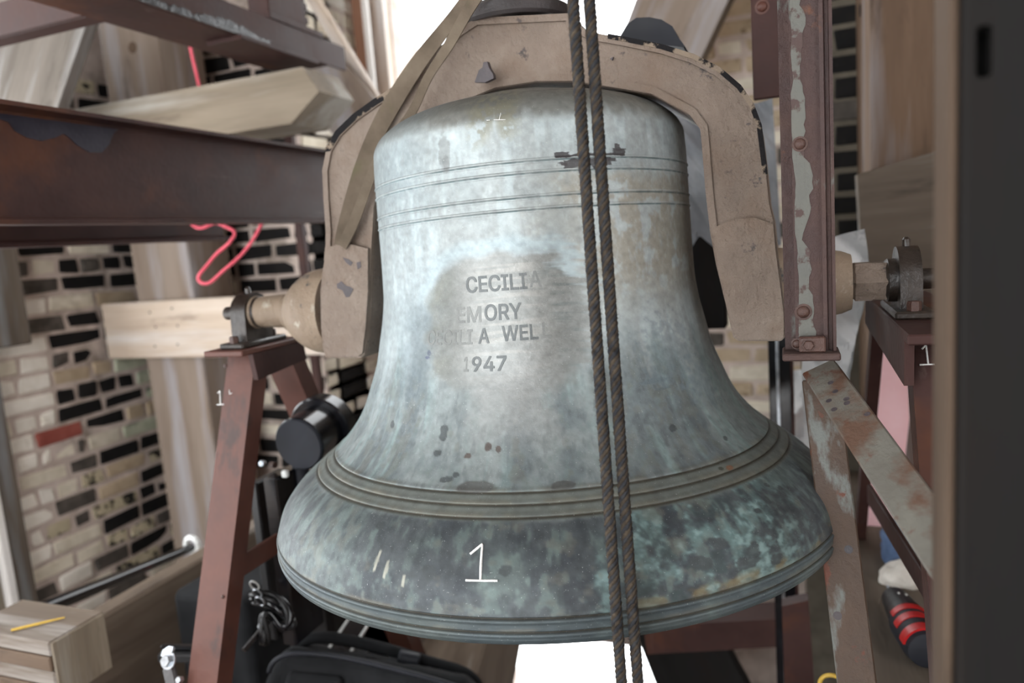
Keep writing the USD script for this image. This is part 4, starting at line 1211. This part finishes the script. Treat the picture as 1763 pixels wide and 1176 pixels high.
# rusty upright with its two braces
PYF = 1.08
u0 = Y(1340, 100, PYF); 
UX = u0[0]; zb_ = Y(1385, 606, PYF)[2]
t = thing("rusty_upright", "rusty steel upright with peeling grey paint and two braces right of the bell", "steel frame", (UX + .03, PYF, zb_))
W = .066
sec = sg.Polygon([(0, 0.012), (.014, .012), (.014, 0), (.050, 0), (.050, -.004), (.055, -.005), (.057, 0), (.061, 0), (.062, -.006), (W, -.006), (W, .016), (.038, .016), (.038, .07), (.030, .07), (.030, .016), (0, .016)])
m = trimesh.creation.extrude_polygon(sec, 3.1 - zb_, engine="earcut")
m.apply_translation((UX, PYF, zb_))
F0 = np.eye(4); F0[:3, 3] = (UX, PYF, zb_)
part(t, "post", m, "rust_post", smooth=False, frame=F0)
zz = np.linspace(zb_ + .02, 3.05, 150)
nz = meshkit.fbm(np.stack([zz * 22, zz * 0 + 3, zz * 0], 1), 4, 5) - .5
nz2 = meshkit.fbm(np.stack([zz * 26, zz * 0 + 9, zz * 0], 1), 4, 8) - .5
left_ = UX + .0165 + np.clip(nz * .012, -.002, .008)
nz3 = RNG.normal(0, 1, 150)
right_ = UX + .033 + nz2 * .026 + nz3 * .0012
poly = [(x, PYF - .0007, z) for x, z in zip(left_, zz)] + [(max(x, l + .002), PYF - .0007, z) for x, l, z in zip(right_[::-1], left_[::-1], zz[::-1])]
part(t, "paint_strip", slab(np.array(poly), .0022, (0, 1, 0)), "grey_paint_strip", smooth=False, label="peeling grey paint down the middle")
for (u, v), rr in (((1377, 248), .0075), ((1383, 537), .0085), ((1372, 592), .006)):
    part(t, "rivet", rivet(Y(u, v, PYF - .001), (0, -1, 0), rr), "rivet_rust")
A_ = P(1406, 630, 1.105); B_ = P(1572, 872, .80); B2_ = A_ + (B_ - A_) * 1.7
nrm = CAM - (A_ + B_) / 2; nrm = nrm - (B_ - A_) * (nrm @ (B_ - A_)) / ((B_ - A_) @ (B_ - A_)); nrm /= np.linalg.norm(nrm)
nrm = nrm + np.array([0, 0, .25]); nrm /= np.linalg.norm(nrm)
F1 = frame_of(A_, B2_, nrm)
m = box((-.024, -.006, 0), (.026, 0, np.linalg.norm(B2_ - A_)), .002)
m2 = box((.022, -.040, 0), (.0275, -.0065, np.linalg.norm(B2_ - A_)), .002)
m.apply_transform(F1); m2.apply_transform(F1)
part(t, "brace", m, "flaking_grey", smooth=False, frame=F1)
sidex = F1[:3, 0]
part(t, "brace_flange", m2, "rust_post", smooth=False, frame=F1)
for u, v in ((1430, 659), (1438, 674), (1457, 687), (1427, 690), (1458, 694), (1436, 705), (1493, 713)):
    d = ray(u, v); s_ = ((A_ - CAM) @ F1[:3, 1]) / (d @ F1[:3, 1]); q = CAM + d * s_
    part(t, "hole", lathe([(-.0005, 0), (-.0005, .0042), (.0004, .0042), (.0004, 0)], q, q + F1[:3, 1], 14), "dark_chip", smooth=False, label="dark bolt hole")
A2 = P(1411, 652, 1.13); B2 = P(1478, 1200, 1.02)
nrm = CAM - (A2 + B2) / 2; nrm[2] *= .2; nrm /= np.linalg.norm(nrm)
F2 = frame_of(A2, A2 + (B2 - A2) * 1.25, nrm)
m = box((-.026, -.006, 0), (.026, 0, np.linalg.norm(B2 - A2) * 1.25), .002); m.apply_transform(F2)
part(t, "leg", m, "flaking_brown", smooth=False, frame=F2)
for u, v in ((1461, 946), (1442, 1060)):
    d = ray(u, v); s_ = ((A2 - CAM) @ F2[:3, 1]) / (d @ F2[:3, 1]); q = CAM + d * s_
    part(t, "hole", lathe([(-.0005, 0), (-.0005, .006), (.0004, .006), (.0004, 0)], q, q + F2[:3, 1], 14), "dark_chip", smooth=False, label="dark bolt hole")
pl = P(1406, 618, 1.10)
JP = part(t, "joint_plate", box((UX - .004, PYF - .030, zb_ - .008), (UX + .070, PYF + .035, zb_ + .002), .002), "rust_post")
part(JP, "joint_angle", cat(box((UX + .018, PYF - .020, zb_ + .002), (UX + .052, PYF - .006, zb_ + .024), .002), bolt((UX + .030, PYF - .021, zb_ + .013), (0, -1, 0), .007, .006)), "rivet_rust")

# dark steelwork behind the bell
a, b = Y(1120, 404, 2.0), Y(1250, 566, 2.0)
single("rear_beam", box((a[0] - .15, 2.0, b[2]), (b[0], 2.08, a[2]), .003), "wood_dark", "dark beam end showing between the bell and the yoke's right arm", "beam")
c0_, c1_ = Y(1323, 640, 1.95), Y(1362, 640, 1.95)
t = thing("black_column", "narrow black steel column below the yoke's right arm", "steel post", ((c0_[0] + c1_[0]) / 2, 1.97, ZF))
zt_ = Y(1340, 500, 1.95)[2]
part(t, "column", box((c0_[0], 1.955, ZF), (c1_[0], 2.02, zt_), .003), "black_gloss")
part(t, "edge_strip", box((c0_[0] + .019, 1.946, ZF), (c0_[0] + .026, 1.954, zt_), .001), "bright_steel", label="thin pale strip on the black column")
part(t, "edge_strip", box((c1_[0] - .001, 1.946, ZF), (c1_[0] + .006, 1.99, zt_), .001), "brown_beam")
m = slab([Y(u, v, 2.0) for u, v in ((1108, 1078), (1380, 1064), (1380, 1112), (1114, 1127))], .10, (0, 1, 0))
single("lower_beam", m, "brown_beam", "brown steel beam low under the right rim of the bell", "steel beam", smooth=False)
m = slab([Y(u, v, 1.72) for u, v in ((1346, 1044), (1392, 1034), (1412, 1330), (1356, 1330))], .04, (0, 1, 0))
single("lower_post", m, "brown_beam", "short brown steel post low between the bell rim and the rusty brace", "steel post", smooth=False)
q = P(1432, 1180, 1.45)
single("eye_ring", tube([q + .022 * np.array([math.cos(a), 0, math.sin(a)]) for a in np.linspace(0, 2 * math.pi, 28)], .004, 8), "yellow_metal", "small brass ring at the bottom edge left of the rusty brace", "ring")

# jamb of the left opening
t = thing("jamb_timber", "dark mottled jamb post with a white edge at the far left", "post", (XL + .04, 1.73, .55))
part(t, "post", box((XL + .002, 1.712, .55), (XL + .05, 1.786, 1.698), .004), "wood_grey", frame=np.array([[1, 0, 0, XL], [0, 1, 0, 1.74], [0, 0, 1, .55], [0, 0, 0, 1.0]]))
part(t, "white_strip", box((XL + .002, 1.680, .70), (XL + .06, 1.711, 1.40), .004), "white_paint", label="white painted strip")
part(t, "backing_board", box((XL + .002, 1.50, .55), (XL + .03, 1.679, 1.42), .004), "wood_tan")
single("jamb_stub", box((XL + .002, 1.76, 1.70), (XL + .06, 1.925, 3.4), .006), "wood_grey", "rough grey timber edge at the far left above the jamb", "post")

# ================================================================ ROPES, STRAP, CORD
for n_, ((u0_, v0_), (u1_, v1_), lab) in enumerate((((988.5, 0), (1064, 1100), "left of the two twisted brown-flecked ropes hanging before the bell"), ((1015.5, 0), (1096, 1130), "right of the two twisted brown-flecked ropes hanging before the bell"))):
    a, b = P(u0_, v0_, .80), P(u1_, v1_, .838)
    d = (a - b) / (a[2] - b[2])
    top_, bot_ = a + d * (3.2 - a[2]), b + d * (.55 - b[2])
    t = thing("rope", lab, "rope", bot_, group="twisted ropes before the bell")
    L = np.linalg.norm(top_ - bot_)
    F = frame_of(bot_, top_, (0, 1, 0))
    pitch = .037
    N = int(L / pitch * 12)
    s_ = np.linspace(0, L, N)
    for k in range(6):
        ang = 2 * math.pi * (s_ / pitch) + k * math.pi / 3 + n_
        sway = .0012 * np.sin(s_ * 3 + n_)
        pts = F[:3, 3] + np.outer(s_, F[:3, 2]) + np.outer(.0043 * np.cos(ang) + sway, F[:3, 0]) + np.outer(.0043 * np.sin(ang), F[:3, 1])
        rr = .0027 * (1 + .10 * np.sin(s_ * 900 + k) + .06 * RNG.normal(0, 1, len(s_)))
        part(t, "strand", tube(pts, rr, 7), "rope_brown" if k % 2 else "rope_dark", smooth=True)
    part(t, "core", tube([bot_, top_], .0036, 8), "rope_dark", smooth=True)
    nh = 3600
    hs = RNG.uniform(0, L, nh); ha = RNG.uniform(0, 2 * math.pi, nh); hb = ha + RNG.normal(0, .7, nh)
    root = F[:3, 3] + np.outer(hs, F[:3, 2]) + np.outer(.0066 * np.cos(ha) + .0012 * np.sin(hs * 3 + n_), F[:3, 0]) + np.outer(.0066 * np.sin(ha), F[:3, 1])
    tip = root + np.outer(np.cos(hb), F[:3, 0]) * RNG.uniform(.0006, .0024, (nh, 1)) + np.outer(np.sin(hb), F[:3, 1]) * .0012 + np.outer(RNG.normal(0, .0014, nh), F[:3, 2])
    hair = UsdGeom.BasisCurves.Define(stage, f"{t}/fuzz")
    hair.CreateTypeAttr("linear")
    hair.CreateCurveVertexCountsAttr(Vt.IntArray.FromNumpy(np.full(nh, 2, np.int32)))
    hair.CreatePointsAttr(Vt.Vec3fArray.FromNumpy((np.stack([root, tip], 1).reshape(-1, 3) - bot_).astype(np.float32)))
    hair.CreateWidthsAttr(Vt.FloatArray([0.00035])); hair.SetWidthsInterpolation("constant")
    UsdShade.MaterialBindingAPI.Apply(hair.GetPrim()).Bind(UsdShade.Material.Get(stage, "/World/Looks/rope_brown"))
    data(hair.GetPrim(), kind="stuff")


def strap(parent, px, ys, widths, mat="webbing"):
    c = np.array([Y(u, v, y) for (u, v), y in zip(px, ys)])
    c = spline(c, 60)
    w = np.interp(np.linspace(0, 1, 60), np.linspace(0, 1, len(widths)), widths)
    tng = np.gradient(c, axis=0); tng /= np.linalg.norm(tng, axis=1, keepdims=True)
    nrm = np.tile([0.25, -1, 0], (60, 1)); nrm = nrm - tng * (nrm * tng).sum(1)[:, None]; nrm /= np.linalg.norm(nrm, axis=1, keepdims=True)
    ac = np.cross(tng, nrm) * w[:, None] / 2
    return part(parent, "band", ribbon(c, ac, .003, nrm), mat, smooth=40)


t = thing("lifting_strap", "tan webbing strap looped down the left shoulder of the yoke", "strap", Y(600, 420, 1.16))
strap(t, [(842, -30), (806, 18), (770, 82), (734, 139), (713, 186), (681, 231), (658, 262), (638, 305), (622, 350), (600, 402), (588, 424)], [1.10, 1.115, 1.13, 1.14, 1.145, 1.15, 1.155, 1.16, 1.164, 1.168, 1.17], [.019, .018, .017, .015, .015, .015, .016, .017, .018, .020, .020])
strap(t, [(820, -30), (756, 62), (716, 115), (685, 163), (652, 222), (630, 272), (608, 335), (592, 390), (585, 422)], [1.14, 1.16, 1.17, 1.174, 1.176, 1.177, 1.177, 1.176, 1.174], [.016, .020, .026, .030, .032, .030, .028, .024, .022])

cp = [P(u, v, dd) for u, v, dd in ((320, 384, 2.3), (334, 389, 2.2), (352, 391, 2.18), (372, 384, 2.18), (388, 390, 2.18), (404, 400, 2.18), (398, 414, 2.18), (374, 436, 2.2), (352, 462, 2.2), (342, 482, 2.2), (350, 488, 2.2), (376, 474, 2.2), (408, 446, 2.2), (436, 412, 2.2), (452, 382, 2.2), (458, 366, 2.25))]
single("pink_rope", tube(spline(cp, 160), .0052, 10), "pink_cord", "bright pink cord looped under the deep channel beam", "rope", smooth=True)
cp = [P(u, v, dd) for u, v, dd in ((322, 40, 2.35), (328, 82, 2.42), (334, 110, 2.45), (341, 140, 2.48), (346, 190, 2.5))]
single("pink_rope", tube(spline(cp, 40), .005, 10), "pink_cord", "straight run of pink cord in front of the left timber post", "rope", smooth=True)

# ================================================================ TARPAULINS
def cloth(outline, y, mat, amp, label, name="tarp", seed=3, fold=(1.2, .35)):
    """A hanging sheet inside an image-measured outline on the plane y, with hanging folds."""
    poly = sg.Polygon(yz(outline, y)).buffer(0)
    poly = poly.buffer(.006).buffer(-.006)
    m = trimesh.creation.extrude_polygon(poly, .002, engine="earcut").subdivide_to_size(.022)
    v = np.array(m.vertices)
    q = np.stack([v[:, 0] * 9 * fold[0] + v[:, 1] * 9 * fold[1], v[:, 1] * 4, v[:, 0] * 0], 1)
    dy = (meshkit.fbm(q, 4, seed) - .5) * amp + (meshkit.fbm(q * 2.5, 3, seed + 5) - .5) * amp * .4
    vv = np.stack([v[:, 0], y + dy + v[:, 2], v[:, 1]], 1)
    return single(name, trimesh.Trimesh(vv, m.faces[:, ::-1], process=False), mat, label, "tarp", smooth=50)


cloth([(1150, 190), (1215, 190), (1330, 170), (1345, 420), (1330, 430), (1235, 430), (1205, 405), (1192, 425), (1170, 420)], 1.85, "grey_tarp", .10, "grey tarpaulin hanging in folds behind the yoke's right arm", seed=3, fold=(1.3, .9))
cloth([(1400, 400), (1425, 412), (1455, 402), (1488, 394), (1494, 430), (1500, 470), (1488, 530), (1474, 580), (1464, 640), (1456, 710), (1448, 770), (1430, 850), (1420, 900), (1390, 900), (1380, 640), (1390, 480)], 1.62, "tarp", .09, "crumpled white tarpaulin sheet behind the rusty upright", seed=11, fold=(.8, .8))
cloth([(1332, 650), (1400, 630), (1450, 700), (1460, 860), (1430, 960), (1390, 900), (1350, 800)], 2.2, "tarp", .22, "heap of creased pale tarpaulin beyond the bell's right flank", seed=21, fold=(1, -.8))

m = slab([Y(u, v, 2.15) for u, v in ((1512, 586), (1562, 628), (1566, 720), (1548, 880), (1530, 1000), (1518, 1040), (1508, 1048), (1496, 1044), (1488, 985), (1492, 900), (1508, 720))], .03, (0, 1, 0))
single("pink_board", m, "pink_board", "added pale pink panel standing in for the brightly lit rear leg of the right stand", "board", smooth=False)  # added panel; its colour stands for daylight on the rear leg

# ================================================================ STRIKER, CABLES, CASE, ADDED DARK BOX
d0 = P(513, 766, 1.60)
ax = np.array([-.05, 1, .10]); ax /= np.linalg.norm(ax)
t = thing("bell_striker", "black electric bell striker with round drum left of the bell", "bell striker", d0 - [0, 0, .35])
DR = part(t, "drum", lathe([(.003, 0), (.003, .058), (.007, .061), (.085, .061), (.085, 0)], d0, d0 + ax, 56), "black_gloss")
part(DR, "end_cap", lathe([(-.001, 0), (-.001, .056), (.003, .059), (.0035, 0)], d0, d0 + ax, 56), "black_rubber", label="matt round end face of the drum")
part(DR, "flange", lathe([(.086, .0), (.086, .074), (.090, .078), (.125, .078), (.13, .074), (.13, 0)], d0, d0 + ax, 64), "black_gloss", label="wide shiny rear rim of the drum")
b0 = P(461, 818, 1.62); b1 = P(494, 930, 1.62)
part(t, "housing", box((b0[0], b0[1] - .02, b1[2] - .25), (b1[0], b0[1] + .09, b0[2]), .004), "black_gloss")
b0 = P(436, 826, 1.70); b1 = P(458, 930, 1.70)
part(t, "side_box", box((b0[0], b0[1] - .02, b1[2] - .25), (b1[0], b0[1] + .09, b0[2]), .004), "black_plastic")
b0 = P(498, 815, 1.66); b1 = P(528, 900, 1.66)
part(t, "spring_tube", lathe([(0, 0), (0, .019), (.24, .019), (.24, 0)], ((b0[0] + b1[0]) / 2, b0[1] + .02, b1[2] - .10), ((b0[0] + b1[0]) / 2, b0[1] + .02, b1[2] + 1), 24), "black_rubber")
q = P(491, 816, 1.60)
part(t, "terminal", box(q - [.008, .006, .008], q + [.008, .006, .008], .003), "white_plastic", label="small white terminal")
q = P(454, 797, 1.66)
part(t, "knob", lathe([(0, 0), (0, .006), (.010, .008), (.014, .006), (.014, 0)], q, q + [.3, -1, .2], 16), "bright_steel", label="small chrome knob")
q = P(466, 800, 1.66)
part(t, "screw", lathe([(0, 0), (0, .007), (.02, .007), (.02, 0)], q, q + [1, -.4, .1], 12), "rivet_rust")
q0, q1 = P(462, 1070, 1.62), P(420, 1120, 1.56)
part(t, "strut", tube([q0, q1], .006, 10), "dark_iron", label="slim steel strut at the striker's foot")
q = P(450, 1077, 1.6)
part(t, "screw", lathe([(0, 0), (0, .006), (.008, .006), (.008, 0)], q, q + [.2, -1, .3], 6), "bright_steel")

t = thing("cable_bundle", "tied bundle of looped black cables behind the left stand", "cable", P(470, 1090, 1.62))
for k in range(9):
    o = lambda s=4: RNG.uniform(-s, s)
    e = k / 8
    cp = [P(u + o(), v + o(), 1.58 + .02 * e + RNG.uniform(-.01, .01)) for u, v in
          ((436, 1005 + 4 * k), (446 + 3 * e, 1018 + 3 * k), (468 + 8 * e, 1022 + 4 * k), (488 + 8 * e, 1040 + 3 * k), (498 + 6 * e, 1066 + 1.5 * k), (492, 1080), (476 - 10 * e, 1064), (460 - 6 * e, 1056 + 3 * e), (454, 1080 + 3 * e), (452 + 8 * e, 1106))]
    part(t, "cable", tube(spline(cp, 60), .0056, 8), "black_gloss" if k % 3 == 0 else "black_plastic", smooth=True)
for v in (1008, 1022, 1035):
    q = P(438 + (v - 1008) * .35, v, 1.565)
    part(t, "cable_tie", tube([q + .011 * np.array([math.cos(a), -.3 * math.sin(a), math.sin(a)]) for a in np.linspace(0, 6.28, 20)], .002, 6), "white_plastic" if v == 1008 else "bright_steel")
a, b = P(440, 850, 2.62), P(640, 1110, 2.62)
single("equipment_case", box((a[0] + .12, a[1], ZF), (b[0] - .12, a[1] + .22, P(500, 840, 2.62)[2]), .02), "black_plastic", "tall black box added for the dark void behind the left rim of the bell", "case")  # black box added where there is only darkness behind the bell
a, b = P(282, 1010, 2.0), P(350, 1110, 2.0)
single("black_case", hull(np.concatenate([trimesh.creation.icosphere(1, .03).vertices + [x, y, z] for x in (a[0] + .045, a[0] + .24) for y in (a[1] + .03, a[1] + .2) for z in (b[2] - .2, a[2] - .04)])), "black_fabric",
       "black rounded case beside the timber sill behind the left stand", "case", smooth=40)

# clamp bracket by the foot of the left stand
t = thing("clamp_bracket", "bright steel clamp with hexagon bolts at the foot of the left stand", "clamp", P(300, 1176, 1.42) - [0, 0, .05])
q0, q1 = P(278, 1113, 1.66), P(335, 1114, 1.66)
part(t, "bar", bar(q0, q1 + (q1 - q0), .012, .010, r=.002), "black_gloss")
part(t, "bar", bar(q0 - [0, 0, .016], q1 + (q1 - q0) - [0, 0, .016], .05, .02, r=.003), "black_plastic")
q = P(289, 1138, 1.44)
part(t, "bolt", bolt(q, (.1, -1, .5), .012, .010), "bright_steel")
part(t, "washer", lathe([(-.003, 0), (-.003, .016), (0, .016), (0, 0)], q, q + np.array([.1, -1, .5]), 24), "bright_steel")
q2 = P(290, 1124, 1.47)
part(t, "nut", bolt(q2, (0, -.4, 1), .014, .006), "bright_steel")
part(t, "link", bar(P(290, 1146, 1.46), P(312, 1240, 1.40), .030, .012, (0, -1, .4), .004), "dark_iron")
q = P(312, 1170, 1.43)
part(t, "bolt", bolt(q, (.1, -1, .5), .007, .010), "bright_steel")

# black rail with white edges, bag
A_, B_ = P(628, 1052, 2.30), P(580, 1125, 2.16)
F = frame_of(A_, A_ + (B_ - A_) * 2.2, (0, -1, .8)); L = np.linalg.norm(B_ - A_) * 2.2
t = thing("black_rail", "black flat rail with white edges slanting under the bell's left rim", "rail", A_ - [0, 0, .3])
for nm, x0, x1, mt in (("rail", -.034, .034, "black_gloss"), ("edge_strip", .0345, .042, "white_plastic"), ("edge_strip", -.042, -.0345, "white_plastic")):
    m = box((x0, -.008, -.15), (x1, 0.001 if nm == "edge_strip" else 0, L), .002); m.apply_transform(F)
    part(t, nm, m, mt)

bd = 1.72
t = thing("tool_bag", "black fabric tool bag with piped zip top below the bell", "bag", P(640, 1230, bd + .1))
ball = trimesh.creation.icosphere(2, 1.0).vertices
corner = lambda u, v, dep, r: ball * r + P(u, v, dep)
bagm = hull(np.concatenate([corner(500, 1140, bd, .03), corner(790, 1186, bd, .03), corner(452, 1240, bd - .03, .03), corner(880, 1290, bd - .03, .03), corner(520, 1128, bd + .16, .03), corner(790, 1172, bd + .16, .03), corner(470, 1230, bd + .18, .03), corner(860, 1290, bd + .18, .03)]))
bagm = bagm.subdivide_to_size(.025)
v = np.array(bagm.vertices); v += (meshkit.fbm(v * 14, 3, 4)[:, None] - .5) * .022 * bagm.vertex_normals
BG = part(t, "body", trimesh.Trimesh(v, bagm.faces, process=False), "black_fabric", smooth=50)
zp = spline([P(u, v, bd - .01) for u, v in ((478, 1150), (490, 1128), (510, 1119), (545, 1117), (620, 1127), (700, 1146), (780, 1168), (840, 1190))], 60)
part(BG, "piping", tube(zp + [0, -.03, .006], .006, 8), "black_rubber", smooth=True)
hd = spline([P(u, v, bd + .10) for u, v in ((505, 1128), (520, 1106), (548, 1098), (600, 1103), (680, 1122), (760, 1146), (810, 1166), (825, 1190))], 60)
part(t, "flap_rim", tube(hd, .015, 10), "black_fabric", smooth=True)
part(BG, "pocket", hull(np.concatenate([corner(505, 1166, bd - .035, .015), corner(580, 1176, bd - .04, .015), corner(480, 1260, bd - .05, .015), corner(580, 1270, bd - .05, .015)])), "black_fabric", smooth=40)
part(t, "handle", lathe([(0, 0), (0, .015), (.004, .018), (.05, .018), (.054, .014), (.054, 0)], P(686, 1131, bd + .07), P(728, 1140, bd + .07), 24), "black_rubber")
bb = np.array(bagm.vertices).min(0)
single("plank_platform", box((-1.5, 1.10, bb[2] - .045), (-.42, 1.85, bb[2] - .008), .004), "wood_brown", "plank platform under the black tool bag", "platform")

# rod from the left, with its ring
A_, B_ = P(-60, 1104, 1.72), P(330, 943, 2.45)
t = thing("black_rod", "long black rod slanting up from the lower left corner past the brick wall", "rod", A_)
part(t, "rod", tube([A_, A_ * .5 + B_ * .5, B_], [.021, .019, .014], 14), "black_gloss", smooth=40)
q = P(331, 938, 2.44)
part(t, "ring", tube([q + .026 * np.array([math.cos(a), 0, math.sin(a)]) for a in np.linspace(0, 2 * math.pi, 28)], .009, 10), "white_plastic", smooth=True, label="white ring on the end of the rod")
q = P(331, 976, 2.3)
single("red_ring", tube([q + .018 * np.array([math.cos(a), 0, math.sin(a)]) for a in np.linspace(0, 2 * math.pi, 24)], .005, 8), "pink_cord", "small red ring beside the left stand's front leg", "ring", smooth=True)

# ================================================================ CORDLESS DRILL AND RAGS ON THE RIGHT SILL
DZ = 1.0852
T0 = Z(1536, 1018, DZ + .045); T1 = Z(1606, 1120, DZ + .05)
dax = T1 - T0; dax[2] = 0; DL = np.linalg.norm(dax); dax /= DL
side = np.array([dax[1], -dax[0], 0])
t = thing("cordless_drill", "red and black cordless drill lying on the grey sill", "cordless drill", (T0 + T1) / 2 * [1, 1, 0] + [0, 0, DZ])
c = T0 * [1, 1, 0] + [0, 0, DZ + .040]
part(t, "bit", lathe([(0, 0), (.002, .003), (.05, .0035), (.05, 0)], c - dax * .035, c + dax, 8), "bright_steel")
part(t, "chuck", lathe([(.012, 0), (.012, .010), (.03, .014), (.055, .022), (.075, .025), (.075, 0)], c, c + dax, 32), "bright_steel", label="blue-grey steel chuck")
GN = part(t, "gear_nose", lathe([(.02, 0), (.02, .021), (.03, .026), (.10, .034), (.115, .035), (.115, 0)], c + side * .004 + [0, 0, .004], c + side * .004 + [0, 0, .004] + dax, 32), "black_plastic")
MB = part(t, "motor_body", lathe([(.115, 0), (.115, .036), (.13, .039), (.20, .039), (.225, .034), (.23, .02), (.23, 0)], c + side * .004, c + side * .004 + dax, 40), "black_rubber")
for s0, s1, lo, ofs in ((.119, .136, .020, .0), (.150, .170, .014, .0), (.192, .214, .006, .0)):
    m = lathe([(s0, .030), (s0, .0405), (s1, .0405), (s1, .030)], c + side * .004, c + side * .004 + dax, 40)
    m = m.slice_plane(c + [0, 0, lo], [0, 0, 1])
    part(MB, "panel", m, "red_plastic", label="red panel on the housing")
m = lathe([(.140, .030), (.140, .041), (.185, .041), (.185, .030)], c + side * .004, c + side * .004 + dax, 40)
m = m.slice_plane(c - side * .022, -side)
part(MB, "panel", m, "red_plastic", label="red panel on the housing")
for dx, dz_ in ((-.010, .030), (-.004, .033), (.003, .034), (.009, .032), (.006, .036), (-.007, .035)):
    q = c + dax * (.062 + RNG.uniform(0, .03)) + side * dx + [0, 0, dz_ - .002]
    part(GN, "lettering", box(q - [.002, .0035, .001], q + [.002, .0035, .0012], .0004), "white_plastic", smooth=False)
g0 = c + dax * .17 + side * -.0; g1 = g0 + dax * .10 - side * .09 + [0, 0, -.012]
part(t, "handle", hull(np.concatenate([ball * .022 + g0, ball * .018 + g1])), "black_rubber", smooth=40)
part(t, "battery", bar(g1 - dax * .03 + side * .03 + [0, 0, .004], g1 + dax * .02 - side * .05 + [0, 0, .004], .07, .045, r=.006), "black_plastic")
q = P(1557, 990, 2.25)
def lump(name, q, r, mat, label, cat_, seed):
    s = trimesh.creation.icosphere(3, 1.0)
    v = np.array(s.vertices) * r
    v *= (1 + (meshkit.fbm(v * 28 + seed, 3, seed) - .5)[:, None] * 1.0)
    v[:, 2] = np.maximum(v[:, 2], -r[2] * .55)
    v += [q[0], q[1], DZ + r[2] * .55 + .0003]
    single(name, trimesh.Trimesh(v, s.faces, process=False), mat, label, cat_, smooth=60)
q = Z(1556, 990, DZ + .02)
lump("white_rag", q, np.array([.055, .045, .030]), "white_cloth", "crumpled white rag on the sill beyond the drill", "rag", 3)
q = Z(1546, 948, DZ + .04)
lump("blue_cloth", q, np.array([.035, .05, .07]), "blue_cloth", "faded blue cloth heaped behind the white rag", "cloth", 6)
